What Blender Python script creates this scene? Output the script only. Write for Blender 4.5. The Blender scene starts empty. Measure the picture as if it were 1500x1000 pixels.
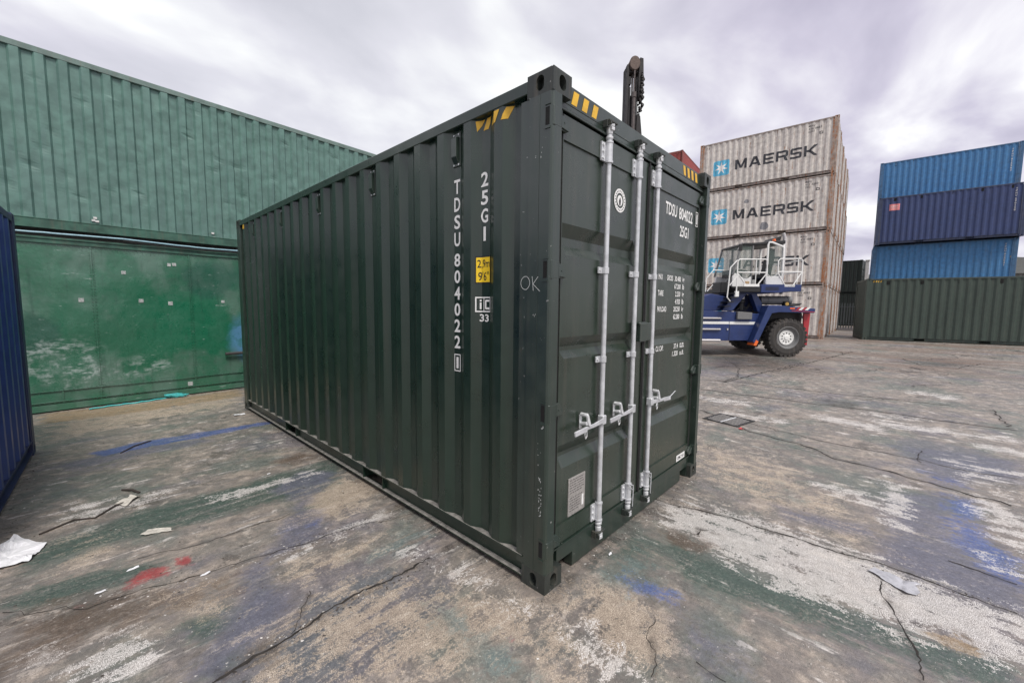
import bpy, bmesh, math, random
import numpy as np
from mathutils import Vector, Matrix, noise as mnoise

# ------------------------------------------------------------------ camera, sky, sun, exposure
S = bpy.context.scene
C = S.collection
CAM = (-1.75495, -1.37057, 1.66224)
YAW, PITCH, ROLL = 0.753138, -0.0875611, 0.0100659
fw = Vector((math.cos(YAW)*math.cos(PITCH), math.sin(YAW)*math.cos(PITCH), math.sin(PITCH)))
rt = fw.cross(Vector((0, 0, 1))).normalized(); up = rt.cross(fw)
rt2 = rt*math.cos(ROLL)+up*math.sin(ROLL); up2 = up*math.cos(ROLL)-rt*math.sin(ROLL)
cd = bpy.data.cameras.new('camera'); cam = bpy.data.objects.new('camera', cd); C.objects.link(cam)
M = Matrix((rt2, up2, -fw)).transposed().to_4x4(); M.translation = CAM
cam.matrix_world = M
cd.sensor_width = 36; cd.lens = 599.4/1500*36; cd.clip_start = .02; cd.clip_end = 2000
S.camera = cam

SUN_EL, SUN_AZ = math.radians(55), math.atan2(-.35, -1.0)
w = bpy.data.worlds.new('World'); S.world = w; w.use_nodes = True
nt = w.node_tree; nt.nodes.clear()
def wn(t, **k):
    n = nt.nodes.new(t)
    for a, b in k.items(): setattr(n, a, b)
    return n
wo = wn('ShaderNodeOutputWorld'); mixs = wn('ShaderNodeMixShader')
sky = wn('ShaderNodeTexSky', sky_type='NISHITA', sun_disc=False); sky.sun_elevation = SUN_EL; sky.sun_rotation = SUN_AZ
bsky = wn('ShaderNodeBackground'); bsky.inputs[1].default_value = .1
bcl = wn('ShaderNodeBackground'); bcl.inputs[1].default_value = 1.0
L = nt.links.new
L(sky.outputs[0], bsky.inputs[0])
tc = wn('ShaderNodeTexCoord'); sx = wn('ShaderNodeSeparateXYZ'); L(tc.outputs['Generated'], sx.inputs[0])
zz = wn('ShaderNodeMath', operation='MAXIMUM'); L(sx.outputs[2], zz.inputs[0]); zz.inputs[1].default_value = 0
za = wn('ShaderNodeMath', operation='ADD'); L(zz.outputs[0], za.inputs[0]); za.inputs[1].default_value = .22
dv = wn('ShaderNodeVectorMath', operation='DIVIDE'); L(tc.outputs['Generated'], dv.inputs[0])
cb = wn('ShaderNodeCombineXYZ'); [L(za.outputs[0], cb.inputs[i]) for i in range(3)]; L(cb.outputs[0], dv.inputs[1])
mp = wn('ShaderNodeMapping'); L(dv.outputs[0], mp.inputs[0]); mp.inputs['Rotation'].default_value = (0, 0, .55); mp.inputs['Scale'].default_value = (.95, 1.2, .6); mp.inputs['Location'].default_value = (5.1, 2.7, 0)
n1 = wn('ShaderNodeTexNoise'); L(mp.outputs[0], n1.inputs['Vector']); n1.inputs['Scale'].default_value = 1.65; n1.inputs['Detail'].default_value = 8; n1.inputs['Roughness'].default_value = .47; n1.inputs['Distortion'].default_value = .3
rp = wn('ShaderNodeValToRGB'); L(n1.outputs[0], rp.inputs[0]); e = rp.color_ramp.elements
e[0].position = .34; e[0].color = (.245, .23, .295, 1); e[1].position = .61; e[1].color = (.62, .62, .61, 1)
a = e.new(.46); a.color = (.36, .34, .405, 1); a = e.new(.55); a.color = (.50, .49, .52, 1)
# a broad brighter part of the cloud deck (thin cloud) low towards +y
vd = wn('ShaderNodeVectorMath', operation='DOT_PRODUCT'); L(tc.outputs['Generated'], vd.inputs[0]); vd.inputs[1].default_value = Vector((.45, .80, .42)).normalized()
br = wn('ShaderNodeMapRange'); br.interpolation_type = 'SMOOTHSTEP'; L(vd.outputs['Value'], br.inputs[0]); br.inputs[1].default_value = .70; br.inputs[2].default_value = 1.0; br.inputs[3].default_value = 0; br.inputs[4].default_value = .42
mc = wn('ShaderNodeMixRGB'); L(br.outputs[0], mc.inputs[0]); L(rp.outputs[0], mc.inputs[1]); mc.inputs[2].default_value = (.52, .54, .53, 1)
L(mc.outputs[0], bcl.inputs[0]); mixs.inputs[0].default_value = .94
L(bsky.outputs[0], mixs.inputs[1]); L(bcl.outputs[0], mixs.inputs[2]); L(mixs.outputs[0], wo.inputs[0])
sd = bpy.data.lights.new('sun', 'SUN'); sd.energy = 1.5; sd.angle = math.radians(18); sd.color = (1, .96, .9)
so = bpy.data.objects.new('sun', sd); C.objects.link(so)
sv = Vector((math.sin(SUN_AZ)*math.cos(SUN_EL), math.cos(SUN_AZ)*math.cos(SUN_EL), math.sin(SUN_EL)))
so.rotation_euler = (-sv).to_track_quat('-Z', 'Y').to_euler()
S.view_settings.view_transform = 'Standard'; S.view_settings.look = 'None'; S.view_settings.exposure = 0.92; S.view_settings.gamma = 1
S.render.resolution_x = 1024; S.render.resolution_y = 682

R = random.Random(7)
def ground_z(x):
    t = min(1, max(0, (x-5)/19)); return .2*t*t*(3-2*t)

# ------------------------------------------------------------------ node helper
class NB:
    def __init__(s, name):
        s.m = bpy.data.materials.new(name); s.m.use_nodes = True; s.t = s.m.node_tree; s.t.nodes.clear()
        s.out = s.n('ShaderNodeOutputMaterial'); s.b = s.n('ShaderNodeBsdfPrincipled'); s.l(s.b.outputs[0], s.out.inputs[0])
        s.pos = s.n('ShaderNodeNewGeometry').outputs['Position']
    def n(s, t, **k):
        n = s.t.nodes.new(t)
        for a, b in k.items(): setattr(n, a, b)
        return n
    def l(s, a, b): s.t.links.new(a, b)
    def put(s, sock, v):
        if isinstance(v, bpy.types.NodeSocket): s.l(v, sock)
        else:
            if isinstance(v, tuple) and len(v) == 3 and sock.type == 'RGBA': v = v+(1,)
            elif not isinstance(v, tuple) and sock.type == 'RGBA': v = (v, v, v, 1)
            sock.default_value = v
    def math(s, op, a, b=0, clamp=False):
        n = s.n('ShaderNodeMath', operation=op, use_clamp=clamp); s.put(n.inputs[0], a); s.put(n.inputs[1], b); return n.outputs[0]
    def map(s, vec, scale=(1, 1, 1), loc=(0, 0, 0), rot=(0, 0, 0)):
        n = s.n('ShaderNodeMapping'); s.l(vec, n.inputs[0]); n.inputs['Scale'].default_value = scale; n.inputs['Location'].default_value = loc; n.inputs['Rotation'].default_value = rot; return n.outputs[0]
    def noise(s, vec, scale, detail=4, rough=.55, dist=0):
        n = s.n('ShaderNodeTexNoise'); s.l(vec, n.inputs['Vector']); n.inputs['Scale'].default_value = scale; n.inputs['Detail'].default_value = detail; n.inputs['Roughness'].default_value = rough; n.inputs['Distortion'].default_value = dist; return n.outputs[0]
    def step(s, v, a, b, lo=0., hi=1.):
        n = s.n('ShaderNodeMapRange', interpolation_type='SMOOTHSTEP'); s.put(n.inputs[0], v); n.inputs[1].default_value = a; n.inputs[2].default_value = b; n.inputs[3].default_value = lo; n.inputs[4].default_value = hi; return n.outputs[0]
    def mix(s, f, a, b, mode='MIX'):
        n = s.n('ShaderNodeMixRGB', blend_type=mode); s.put(n.inputs[0], f); s.put(n.inputs[1], a); s.put(n.inputs[2], b); return n.outputs[0]
    def attr(s, name): return s.n('ShaderNodeAttribute', attribute_name=name).outputs['Fac']
    def bump(s, h, strength=.3, dist=.01, normal=None):
        n = s.n('ShaderNodeBump'); s.l(h, n.inputs['Height']); n.inputs['Strength'].default_value = strength; n.inputs['Distance'].default_value = dist
        if normal: s.l(normal, n.inputs['Normal'])
        return n.outputs[0]
    def done(s, col=None, rough=None, metal=None, normal=None, spec=None, coat=None):
        if col is not None: s.put(s.b.inputs['Base Color'], col)
        if rough is not None: s.put(s.b.inputs['Roughness'], rough)
        if metal is not None: s.put(s.b.inputs['Metallic'], metal)
        if spec is not None: s.put(s.b.inputs['Specular IOR Level'], spec)
        if coat is not None: s.put(s.b.inputs['Coat Weight'], coat); s.b.inputs['Coat Roughness'].default_value = .25
        if normal is not None: s.l(normal, s.b.inputs['Normal'])
        return s.m

def paint(name, col, rough=.45, var=.12, rust=0., rustcol=(.22, .075, .028), dirt=.15, dirtcol=(.16, .13, .10), bump=.15, wave=0., metal=0., chips=0., fade=None, spec=.5):
    k = NB(name); P = k.pos
    big = k.noise(P, .9, 3); mid = k.noise(P, 7, 5); vs = k.noise(k.map(P, (5, 5, .35)), 3, 6, .65)
    dark = tuple(c*(1-var*1.6) for c in col); light = tuple(min(1, c*(1+var*1.6)) for c in col)
    c = k.mix(k.step(mid, .3, .7), dark, light)
    c = k.mix(k.step(big, .3, .75, 0, .45), c, fade if fade else tuple(min(1, x*1.25) for x in col))
    if dirt: c = k.mix(k.math('MULTIPLY', k.step(vs, .48, .72), dirt), c, dirtcol)
    r = k.step(mid, .2, .8, rough-.07, rough+.1)
    if rust:
        rs = k.noise(k.map(P, (7, 7, .55)), 2.2, 8, .72); sp = k.noise(P, 14, 6, .7)
        sm = k.math('ADD', k.math('MULTIPLY', rs, .62), k.math('MULTIPLY', sp, .38))
        th = .66-.16*rust
        rm = k.step(sm, th, th+.05)
        rc = k.mix(k.noise(P, 25, 4), rustcol, tuple(min(1, x*2.1) for x in rustcol))
        c = k.mix(k.math('MULTIPLY', rm, min(1, .55+.45*rust)), c, rc); r = k.mix(rm, r, .8)
    if chips:
        ch = k.step(k.noise(P, 30, 3, .6), .70, .72); c = k.mix(k.math('MULTIPLY', ch, chips), c, (.5, .5, .48))
    nb = k.bump(k.noise(P, 160, 3), bump*.6, .0015)
    if wave: nb = k.bump(k.noise(P, 1.6, 2), wave, .06, nb)
    return k.done(c, r, metal, nb, spec)
def flat(name, col, rough=.5, metal=0., var=.08, scale=30, bump=.1, spec=.5):
    k = NB(name); n = k.noise(k.pos, scale, 5)
    c = k.mix(k.step(n, .3, .7), tuple(x*(1-var) for x in col), tuple(min(1, x*(1+var)) for x in col))
    return k.done(c, k.step(n, .3, .7, max(.05, rough-.06), rough+.08), metal, k.bump(k.noise(k.pos, scale*5, 3), bump, .001), spec)

# ------------------------------------------------------------------ mesh helper
def link(name, me, mat, parent=None):
    o = bpy.data.objects.new(name, me); C.objects.link(o)
    if mat is not None and len(me.materials) == 0: me.materials.append(mat)
    if parent is not None: o.parent = parent
    return o
def tag(o, label=None, cat=None, group=None, kind=None):
    if label: o['label'] = label
    if cat: o['category'] = cat
    if group: o['group'] = group
    if kind: o['kind'] = kind
    return o
def empty(name, loc=(0, 0, 0), rz=0, label=None, cat=None, group=None):
    o = bpy.data.objects.new(name, None); C.objects.link(o); o.location = loc; o.rotation_euler = (0, 0, rz); o.empty_display_size = .3
    return tag(o, label, cat, group)
def kids(o): return [c for c in bpy.data.objects if c.parent == o]
def copy_tree(o, parent=None, skip=()):
    c = o.copy(); C.objects.link(c); c.parent = parent
    for ch in list(o.children):
        if ch.name.split('.')[0] in skip: continue
        copy_tree(ch, c, skip)
    return c
class MB:
    def __init__(s): s.v = []; s.f = []
    def add(s, vs, fs):
        n = len(s.v); s.v += [tuple(x) for x in vs]; s.f += [tuple(i+n for i in f) for f in fs]; return s
    def box(s, x0, y0, z0, x1, y1, z1):
        return s.add([(x0, y0, z0), (x1, y0, z0), (x1, y1, z0), (x0, y1, z0), (x0, y0, z1), (x1, y0, z1), (x1, y1, z1), (x0, y1, z1)],
                     [(0, 3, 2, 1), (4, 5, 6, 7), (0, 1, 5, 4), (1, 2, 6, 5), (2, 3, 7, 6), (3, 0, 4, 7)])
    def prism(s, poly, a, b, axis='z'):
        n = len(poly)
        def P(p, t): return {'z': (p[0], p[1], t), 'y': (p[0], t, p[1]), 'x': (t, p[0], p[1])}[axis]
        vs = [P(p, a) for p in poly]+[P(p, b) for p in poly]
        fs = [tuple(range(n-1, -1, -1)), tuple(range(n, 2*n))]+[(i, (i+1) % n, n+(i+1) % n, n+i) for i in range(n)]
        return s.add(vs, fs)
    def quad(s, a, b, c, d): return s.add([a, b, c, d], [(0, 1, 2, 3)])
    def tube(s, pts, r, n=10, cap=True):
        pts = [Vector(p) for p in pts]; rs = r if isinstance(r, (list, tuple)) else [r]*len(pts)
        base = len(s.v); ref = None
        for i, p in enumerate(pts):
            d = (pts[min(i+1, len(pts)-1)]-pts[max(i-1, 0)]).normalized()
            if ref is None: ref = d.orthogonal().normalized()
            ref = (ref-d*ref.dot(d)); ref = ref.normalized() if ref.length > 1e-6 else d.orthogonal().normalized()
            bn = d.cross(ref)
            for k in range(n):
                a = 2*math.pi*k/n; q = p+(ref*math.cos(a)+bn*math.sin(a))*rs[i]; s.v.append(tuple(q))
        for i in range(len(pts)-1):
            for k in range(n):
                a = base+i*n+k; b = base+i*n+(k+1) % n; s.f.append((a, b, b+n, a+n))
        if cap:
            s.f.append(tuple(base+k for k in range(n-1, -1, -1))); e = base+(len(pts)-1)*n; s.f.append(tuple(e+k for k in range(n)))
        return s
    def lathe(s, prof, c, axis='y', n=32):
        base = len(s.v); m = len(prof)
        for k in range(n):
            a = 2*math.pi*k/n; ca, sa = math.cos(a), math.sin(a)
            for r, t in prof:
                if axis == 'y': s.v.append((c[0]+r*ca, c[1]+t, c[2]+r*sa))
                elif axis == 'z': s.v.append((c[0]+r*ca, c[1]+r*sa, c[2]+t))
                else: s.v.append((c[0]+t, c[1]+r*ca, c[2]+r*sa))
        for k in range(n):
            for i in range(m-1):
                a = base+k*m+i; b = base+((k+1) % n)*m+i; s.f.append((a, b, b+1, a+1))
        return s
    def mesh(s, name, smooth=False, bev=0, seg=1):
        me = bpy.data.meshes.new(name); me.from_pydata(s.v, [], s.f)
        bm = bmesh.new(); bm.from_mesh(me)
        bmesh.ops.recalc_face_normals(bm, faces=bm.faces)
        if bev:
            es = [e for e in bm.edges if len(e.link_faces) == 2 and e.calc_face_angle(0) > .5]
            bmesh.ops.bevel(bm, geom=es, offset=bev, segments=seg, affect='EDGES', profile=.5, clamp_overlap=True)
        bm.to_mesh(me); bm.free()
        if smooth:
            for p in me.polygons: p.use_smooth = True
            try: me.set_sharp_from_angle(angle=math.radians(38))
            except Exception: pass
        me.update(); return me
    def build(s, name, mat, parent=None, **k): return link(name, s.mesh(name, **k), mat, parent)

# ------------------------------------------------------------------ writing
_txt = {}
def text_polys(txt, bold=0.0):
    key = (txt, bold)
    if key in _txt: return _txt[key]
    cu = bpy.data.curves.new('t', 'FONT'); cu.body = txt; cu.size = 1; cu.offset = bold; cu.resolution_u = 3
    ob = bpy.data.objects.new('t', cu); C.objects.link(ob)
    bpy.context.view_layer.update()
    me = bpy.data.meshes.new_from_object(ob.evaluated_get(bpy.context.evaluated_depsgraph_get()))
    vs = [(v.co.x, v.co.y) for v in me.vertices]; fs = [tuple(p.vertices) for p in me.polygons]
    bpy.data.objects.remove(ob); bpy.data.curves.remove(cu); bpy.data.meshes.remove(me)
    x0 = min(v[0] for v in vs); x1 = max(v[0] for v in vs); y0 = min(v[1] for v in vs); y1 = max(v[1] for v in vs)
    vs = [((x-x0)/max(1e-6, x1-x0), (y-y0)/max(1e-6, y1-y0)) for x, y in vs]
    _txt[key] = (vs, fs); return _txt[key]
class Flat2D:
    """collects outlines in (across, up) and lays them on a face"""
    def __init__(s): s.v = []; s.f = []
    def poly(s, pts): n = len(s.v); s.v += [tuple(p) for p in pts]; s.f.append(tuple(range(n, n+len(pts)))); return s
    def rect(s, a, b, c, d): return s.poly([(a, b), (c, b), (c, d), (a, d)])
    def frame(s, a, b, c, d, t): return s.rect(a, b, c, b+t).rect(a, d-t, c, d).rect(a, b+t, a+t, d-t).rect(c-t, b+t, c, d-t)
    def ring(s, cx, cy, r0, r1, n=28, sx=1):
        for k in range(n):
            a, b = 2*math.pi*k/n, 2*math.pi*(k+1)/n
            s.poly([(cx+r0*math.cos(a)*sx, cy+r0*math.sin(a)), (cx+r1*math.cos(a)*sx, cy+r1*math.sin(a)), (cx+r1*math.cos(b)*sx, cy+r1*math.sin(b)), (cx+r0*math.cos(b)*sx, cy+r0*math.sin(b))])
        return s
    def text(s, t, x, y, w, h, bold=.01):
        if t in ('1', 'I', "'"): pass
        vs, fs = text_polys(t, bold); n = len(s.v)
        s.v += [(x+a*w, y+b*h) for a, b in vs]; s.f += [tuple(i+n for i in f) for f in fs]; return s
    def stack(s, t, xc, ytop, w, h, gap, bold=.022):
        y = ytop
        for ch in t:
            if ch == ' ': y -= h*.45; continue
            ww = w*(.35 if ch in '1I' else 1); s.text(ch, xc-ww/2, y-h, ww, h, bold); y -= h+gap
        return s
    def lay(s, name, mat, parent, fn, breaks=(), thick=0):
        me = bpy.data.meshes.new(name); me.from_pydata([(x, y, 0) for x, y in s.v], [], s.f)
        bm = bmesh.new(); bm.from_mesh(me)
        bmesh.ops.triangulate(bm, faces=[f for f in bm.faces if len(f.verts) > 4])
        lo = min(v[0] for v in s.v); hi = max(v[0] for v in s.v)
        for b in breaks:
            if lo < b < hi: bmesh.ops.bisect_plane(bm, geom=bm.verts[:]+bm.edges[:]+bm.faces[:], plane_co=(b, 0, 0), plane_no=(1, 0, 0))
        for v in bm.verts: v.co = fn(v.co.x, v.co.y)
        bm.to_mesh(me); bm.free(); return link(name, me, mat, parent)

LOGO = {
 'M': [[(0,0),(0,1),(.24,1),(.5,.36),(.76,1),(1,1),(1,0),(.8,0),(.8,.6),(.59,.08),(.41,.08),(.2,.6),(.2,0)]],
 'A': [[(0,0),(.37,1),(.5,1),(.5,.76),(.37,.40),(.5,.40),(.5,.2),(.3,.2),(.23,0)], [(1,0),(.77,0),(.7,.2),(.5,.2),(.5,.40),(.63,.40),(.5,.76),(.5,1),(.63,1)]],
 'E': [[(0,0),(0,1),(1,1),(1,.8),(.22,.8),(.22,.6),(.93,.6),(.93,.4),(.22,.4),(.22,.2),(1,.2),(1,0)]],
 'R': [[(0,.68),(0,1),(.86,1),(1,.87),(1,.68),(.79,.68),(.79,.8),(.21,.8),(.21,.68)], [(0,0),(0,.68),(.21,.68),(.21,.55),(.79,.55),(.79,.68),(1,.68),(1,.48),(.87,.36),(1,0),(.76,0),(.64,.35),(.21,.35),(.21,0)]],
 'S': [[(0,0),(0,.2),(.79,.2),(.79,.4),(.12,.4),(0,.5),(0,.88),(.13,1),(1,1),(1,.8),(.21,.8),(.21,.6),(.88,.6),(1,.5),(1,.12),(.87,0)]],
 'K': [[(0,0),(0,1),(.21,1),(.21,.6),(.38,.6),(.78,1),(1.08,1),(.56,.5),(1.08,0),(.78,0),(.38,.4),(.21,.4),(.21,0)]]}
# ------------------------------------------------------------------ ground
FEAT=[
 ('blue',1,0.03,[(-1.74,4.99),(-1.34,5.1),(-0.7,5.05),(0.08,4.99),(0.05,4.83),(-0.74,4.81),(-1.31,4.8),(-1.64,4.77)]),
 ('slate',0.8,0.06,[(-1.99,4.8),(-1.36,4.88),(-0.74,4.78),(-0.66,4.51),(-1.39,4.46),(-1.89,4.45)]),
 ('blue',0.55,0.04,[(-0.82,1.76),(-0.68,1.81),(-0.53,1.79),(-0.58,1.7),(-0.77,1.68)]),
 ('slate',0.9,0.05,[(-0.65,2.65),(-0.58,2.21),(-0.71,2.02),(-0.92,1.64),(-1.18,1.46),(-1.21,1.2),(-1.35,1.0),(-1.54,0.82),(-1.4,0.67),(-1.32,0.79),(-0.98,0.96),(-1.03,1.26),(-0.97,1.48),(-0.66,1.49),(-0.51,1.74),(-0.53,2.08),(-0.03,2.56),(-0.31,2.85)]),
 ('slate',0.5,0.06,[(-2.07,4.64),(-1.49,4.57),(-1.41,4.22),(-1.89,4.22)]),
 ('green',0.95,0.06,[(-1.93,2.8),(-1.51,2.95),(-0.92,2.93),(-0.41,2.95),(0.15,2.96),(-0.0,2.54),(-0.35,2.25),(-0.81,2.33),(-1.37,2.41),(-1.78,2.48),(-2.05,2.4),(-2.12,2.67)]),
 ('green',1,0.06,[(-2.13,2.11),(-1.98,2.2),(-1.73,2.12),(-1.44,1.98),(-1.52,1.81),(-1.82,1.92),(-1.97,1.93),(-2.12,2.0)]),
 ('green',0.8,0.05,[(-1.55,1.37),(-1.47,1.35),(-1.27,1.07),(-1.33,0.98),(-1.42,0.98),(-1.48,1.1)]),
 ('teal',0.7,0.06,[(-0.65,1.13),(-0.38,1.13),(-0.05,1.13),(-0.04,0.96),(-0.29,0.94),(-0.55,1.0)]),
 ('teal',0.75,0.05,[(-0.51,0.47),(-0.39,0.31),(-0.44,0.08),(-0.34,-0.11),(-0.44,-0.33),(-0.65,-0.11),(-0.53,0.03),(-0.56,0.27)]),
 ('teal',0.5,0.08,[(0.34,-0.02),(0.86,-0.18),(0.59,-0.5),(0.35,-0.42),(0.29,-0.2)]),
 ('sand',0.9,0.1,[(-0.53,2.39),(0.16,2.37),(0.15,1.9),(-0.41,1.72),(-0.68,1.81)]),
 ('sand',0.8,0.12,[(-0.99,1.28),(-0.59,1.31),(-0.35,1.18),(-0.6,1.08),(-0.89,1.1)]),
 ('sand',0.75,0.2,[(-1.4,0.67),(-1.07,0.91),(-0.69,0.91),(-0.18,0.37),(0.16,-0.14),(-0.08,-0.5),(-0.17,-0.61)]),
 ('sand',0.75,0.1,[(-1.89,2.71),(-1.66,2.59),(-1.61,2.36),(-1.9,2.3)]),
 ('sand',0.7,0.1,[(-1.53,1.53),(-1.18,1.51),(-1.26,1.1),(-1.52,1.18)]),
 ('sand',0.9,0.1,[(0.29,-0.1),(0.38,-0.37),(0.27,-0.68),(-0.05,-0.68),(-0.17,-0.4)]),
 ('sand',0.6,0.3,[(3.5,0.53),(3.35,-0.61),(2.58,-1.42),(1.72,-1.4),(2.06,-0.58),(2.26,0.0)]),
 ('sand',0.7,0.15,[(-2.2,8.09),(0.51,8.08),(0.12,6.43),(-2.12,5.81)]),
 ('rust',0.8,0.05,[(-2.19,7.74),(-1.16,7.55),(0.32,7.79),(0.23,7.05),(-1.21,6.89),(-2.16,6.93)]),
 ('white',0.5,0.05,[(-1.84,3.5),(-1.31,3.23),(-1.38,3.03),(-1.7,2.97),(-1.91,3.05)]),
 ('white',0.9,0.02,[(-2.0,1.5),(-1.93,1.54),(-1.9,1.46),(-1.91,1.37),(-1.98,1.4)]),
 ('white',0.65,0.05,[(-1.87,1.23),(-1.73,1.39),(-1.61,1.3),(-1.62,1.1),(-1.77,1.06),(-1.87,1.16)]),
 ('white',0.75,0.03,[(-0.97,1.53),(-0.6,1.5),(-0.15,1.55),(-0.13,1.43),(-0.54,1.43),(-0.94,1.45)]),
 ('white',0.5,0.04,[(-1.08,2.9),(-0.22,2.75),(-0.21,2.61),(-1.02,2.66)]),
 ('white',0.45,0.06,[(-0.32,0.97),(-0.18,0.78),(-0.12,0.31),(-0.09,-0.08),(-0.17,-0.06),(-0.24,0.31)]),
 ('white',0.95,0.08,[(1.6,0.02),(1.81,-0.64),(1.83,-1.07),(1.76,-1.44),(1.71,-1.73),(1.68,-1.98),(1.2,-1.92),(1.12,-1.69),(1.09,-1.3),(1.08,-0.88),(1.16,-0.49),(1.27,-0.23)]),
 ('white',0.6,0.04,[(-0.09,-0.08),(0.02,-0.36),(-0.09,-0.7),(-0.25,-0.52),(-0.15,-0.31)]),
 ('white',0.9,0.06,[(3.48,-1.41),(3.57,-1.55),(2.52,-1.51),(2.52,-1.44)]),
 ('white',0.7,0.06,[(3.06,-0.88),(3.06,-1.42),(2.81,-1.38),(2.88,-0.95)]),
 ('white',0.7,0.08,[(4.58,-1.99),(4.6,-2.13),(3.84,-2.21),(4.12,-1.99)]),
 ('white',0.8,0.1,[(3.7,-1.98),(3.63,-2.15),(3.19,-2.2),(2.62,-2.12),(2.77,-2.03)]),
 ('white',0.7,0.06,[(2.4,-1.94),(2.38,-2.08),(2.25,-2.07),(2.26,-1.94)]),
 ('white',1,0.08,[(6.17,-0.64),(5.97,-1.31),(5.71,-1.31),(5.83,-0.62)]),
 ('white',1,0.08,[(6.35,-1.3),(6.47,-2.04),(6.17,-1.99),(6.11,-1.31)]),
 ('white',0.9,0.08,[(6.39,-2.13),(6.52,-2.66),(6.35,-2.64),(6.21,-2.11)]),
 ('white',1,0.08,[(5.88,-2.24),(5.89,-2.58),(5.63,-2.55),(5.59,-2.28)]),
 ('white',0.8,0.08,[(5.27,0.55),(5.41,-0.26),(5.16,-0.26),(5.09,0.5)]),
 ('white',0.8,0.08,[(6.19,1.23),(6.27,0.39),(6.01,0.38),(5.96,1.15)]),
 ('white',0.8,0.1,[(9.68,-1.73),(9.63,-2.29),(9.1,-2.21),(9.33,-1.73)]),
 ('white',0.7,0.1,[(6.82,-1.13),(7.05,-1.75),(6.89,-1.75),(6.66,-1.13)]),
 ('white',0.7,0.05,[(4.8,-1.85),(4.82,-2.43),(4.68,-2.41),(4.68,-1.84)]),
 ('green',1,0.08,[(1.09,-0.3),(1.07,-0.65),(1.09,-0.99),(1.15,-1.44),(1.15,-1.69),(1.2,-1.92),(1.06,-1.9),(0.91,-1.74),(0.82,-1.32),(0.75,-0.95),(0.72,-0.56),(0.89,-0.22)]),
 ('green',0.7,0.1,[(0.59,0.09),(1.11,-0.06),(1.11,-0.32),(0.7,-0.35),(0.46,-0.14)]),
 ('blue',0.75,0.05,[(0.44,-0.22),(0.55,-0.28),(0.54,-0.54),(0.46,-0.59),(0.39,-0.4)]),
 ('slate',0.7,0.08,[(0.46,-0.57),(0.41,-0.84),(0.25,-1.05),(0.08,-0.87),(0.23,-0.65)]),
 ('slate',1,0.08,[(3.24,-1.42),(3.63,-1.85),(2.54,-1.79),(2.19,-1.89),(2.07,-2.04),(1.72,-1.99),(1.69,-1.73),(1.82,-1.4),(2.44,-1.43)]),
 ('blue',0.95,0.08,[(3.51,-1.81),(3.58,-1.99),(2.71,-1.97),(2.5,-2.1),(2.07,-2.04),(2.17,-1.89),(2.53,-1.78)]),
 ('slate',0.9,0.06,[(2.21,-0.7),(2.36,-1.35),(2.15,-1.39),(1.98,-0.84)]),
 ('slate',0.9,0.1,[(5.11,-1.45),(5.36,-2.51),(4.5,-2.39),(3.86,-1.89),(4.09,-1.61)]),
 ('blue',0.6,0.1,[(4.09,-1.61),(4.14,-1.91),(3.82,-1.97),(3.83,-1.7)]),
 ('slate',0.6,0.1,[(2.31,-0.05),(2.2,-0.55),(2.02,-0.54),(2.11,-0.06)]),
 ('teal',0.7,0.06,[(2.74,-0.65),(2.6,-0.86),(2.39,-0.91),(2.39,-0.74)]),
 ('green',0.45,0.15,[(4.4,-0.04),(4.37,-0.98),(3.74,-1.0),(3.75,-0.26)]),
 ('green',0.5,0.2,[(5.62,1.04),(5.66,0.66),(4.88,0.54),(4.69,0.72)]),
 ('teal',0.45,0.3,[(11.47,-0.81),(11.41,-1.66),(9.22,-1.44),(9.07,-0.82)]),
 ('slate',0.5,0.3,[(12.58,3.28),(12.9,1.74),(8.2,1.11),(8.01,1.77)]),
 ('brown',0.95,0.05,[(1.12,-0.14),(1.25,-0.32),(1.22,-0.55),(1.06,-0.53),(1.01,-0.31)]),
 ('rust',0.9,0.03,[(1.18,-1.58),(1.27,-1.69),(1.19,-1.75),(1.12,-1.76),(1.09,-1.71),(1.1,-1.64)]),
 ('brown',0.8,0.05,[(1.18,-1.58),(1.28,-1.65),(1.3,-1.75),(1.17,-1.77),(1.18,-1.7)]),
 ('brown',0.9,0.1,[(-2.1,1.78),(-1.97,1.93),(-1.74,1.81),(-1.36,1.49),(-1.19,1.47),(-1.23,1.3),(-1.58,1.4),(-1.87,1.37),(-2.08,1.43)]),
 ('brown',0.8,0.05,[(-0.16,1.53),(0.05,1.57),(0.04,1.46),(-0.14,1.42)]),
 ('brown',0.9,0.04,[(-0.45,3.3),(-0.11,3.41),(-0.0,3.12),(-0.31,3.05)]),
 ('dark',0.8,0.03,[(-0.16,0.81),(-0.04,0.85),(0.13,0.79),(0.03,0.71),(-0.14,0.71)]),
 ('dark',0.8,0.05,[(-1.51,0.79),(-1.32,0.79),(-1.12,0.76),(-1.12,0.67),(-1.32,0.66),(-1.4,0.67)]),
 ('dark',0.8,0.4,[(16.62,-1.56),(16.63,-3.33),(15.02,-3.41),(13.98,-1.96)]),
 ('dark',0.85,0.4,[(12.96,3.4),(14.07,0.48),(10.9,0.23),(9.65,2.31)]),  # band under the loader: its shadow painted into the ground, with wet
 ('dark',0.6,0.05,[(7.59,-0.42),(7.65,-1.0),(6.93,-1.06),(6.91,-0.59)]),
 ('red',0.9,0.02,[(-1.65,1.84),(-1.55,1.95),(-1.43,1.88),(-1.46,1.77),(-1.54,1.81),(-1.63,1.78)]),
 ('red',0.9,0.02,[(-1.39,1.96),(-1.32,1.91),(-1.32,1.78),(-1.4,1.82)]),
 ('red',0.45,0.03,[(-1.88,1.76),(-1.81,1.82),(-1.78,1.76),(-1.86,1.71)]),
 ('red',0.25,0.08,[(-0.41,0.75),(-0.27,0.52),(-0.42,0.46),(-0.5,0.62)]),
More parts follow.
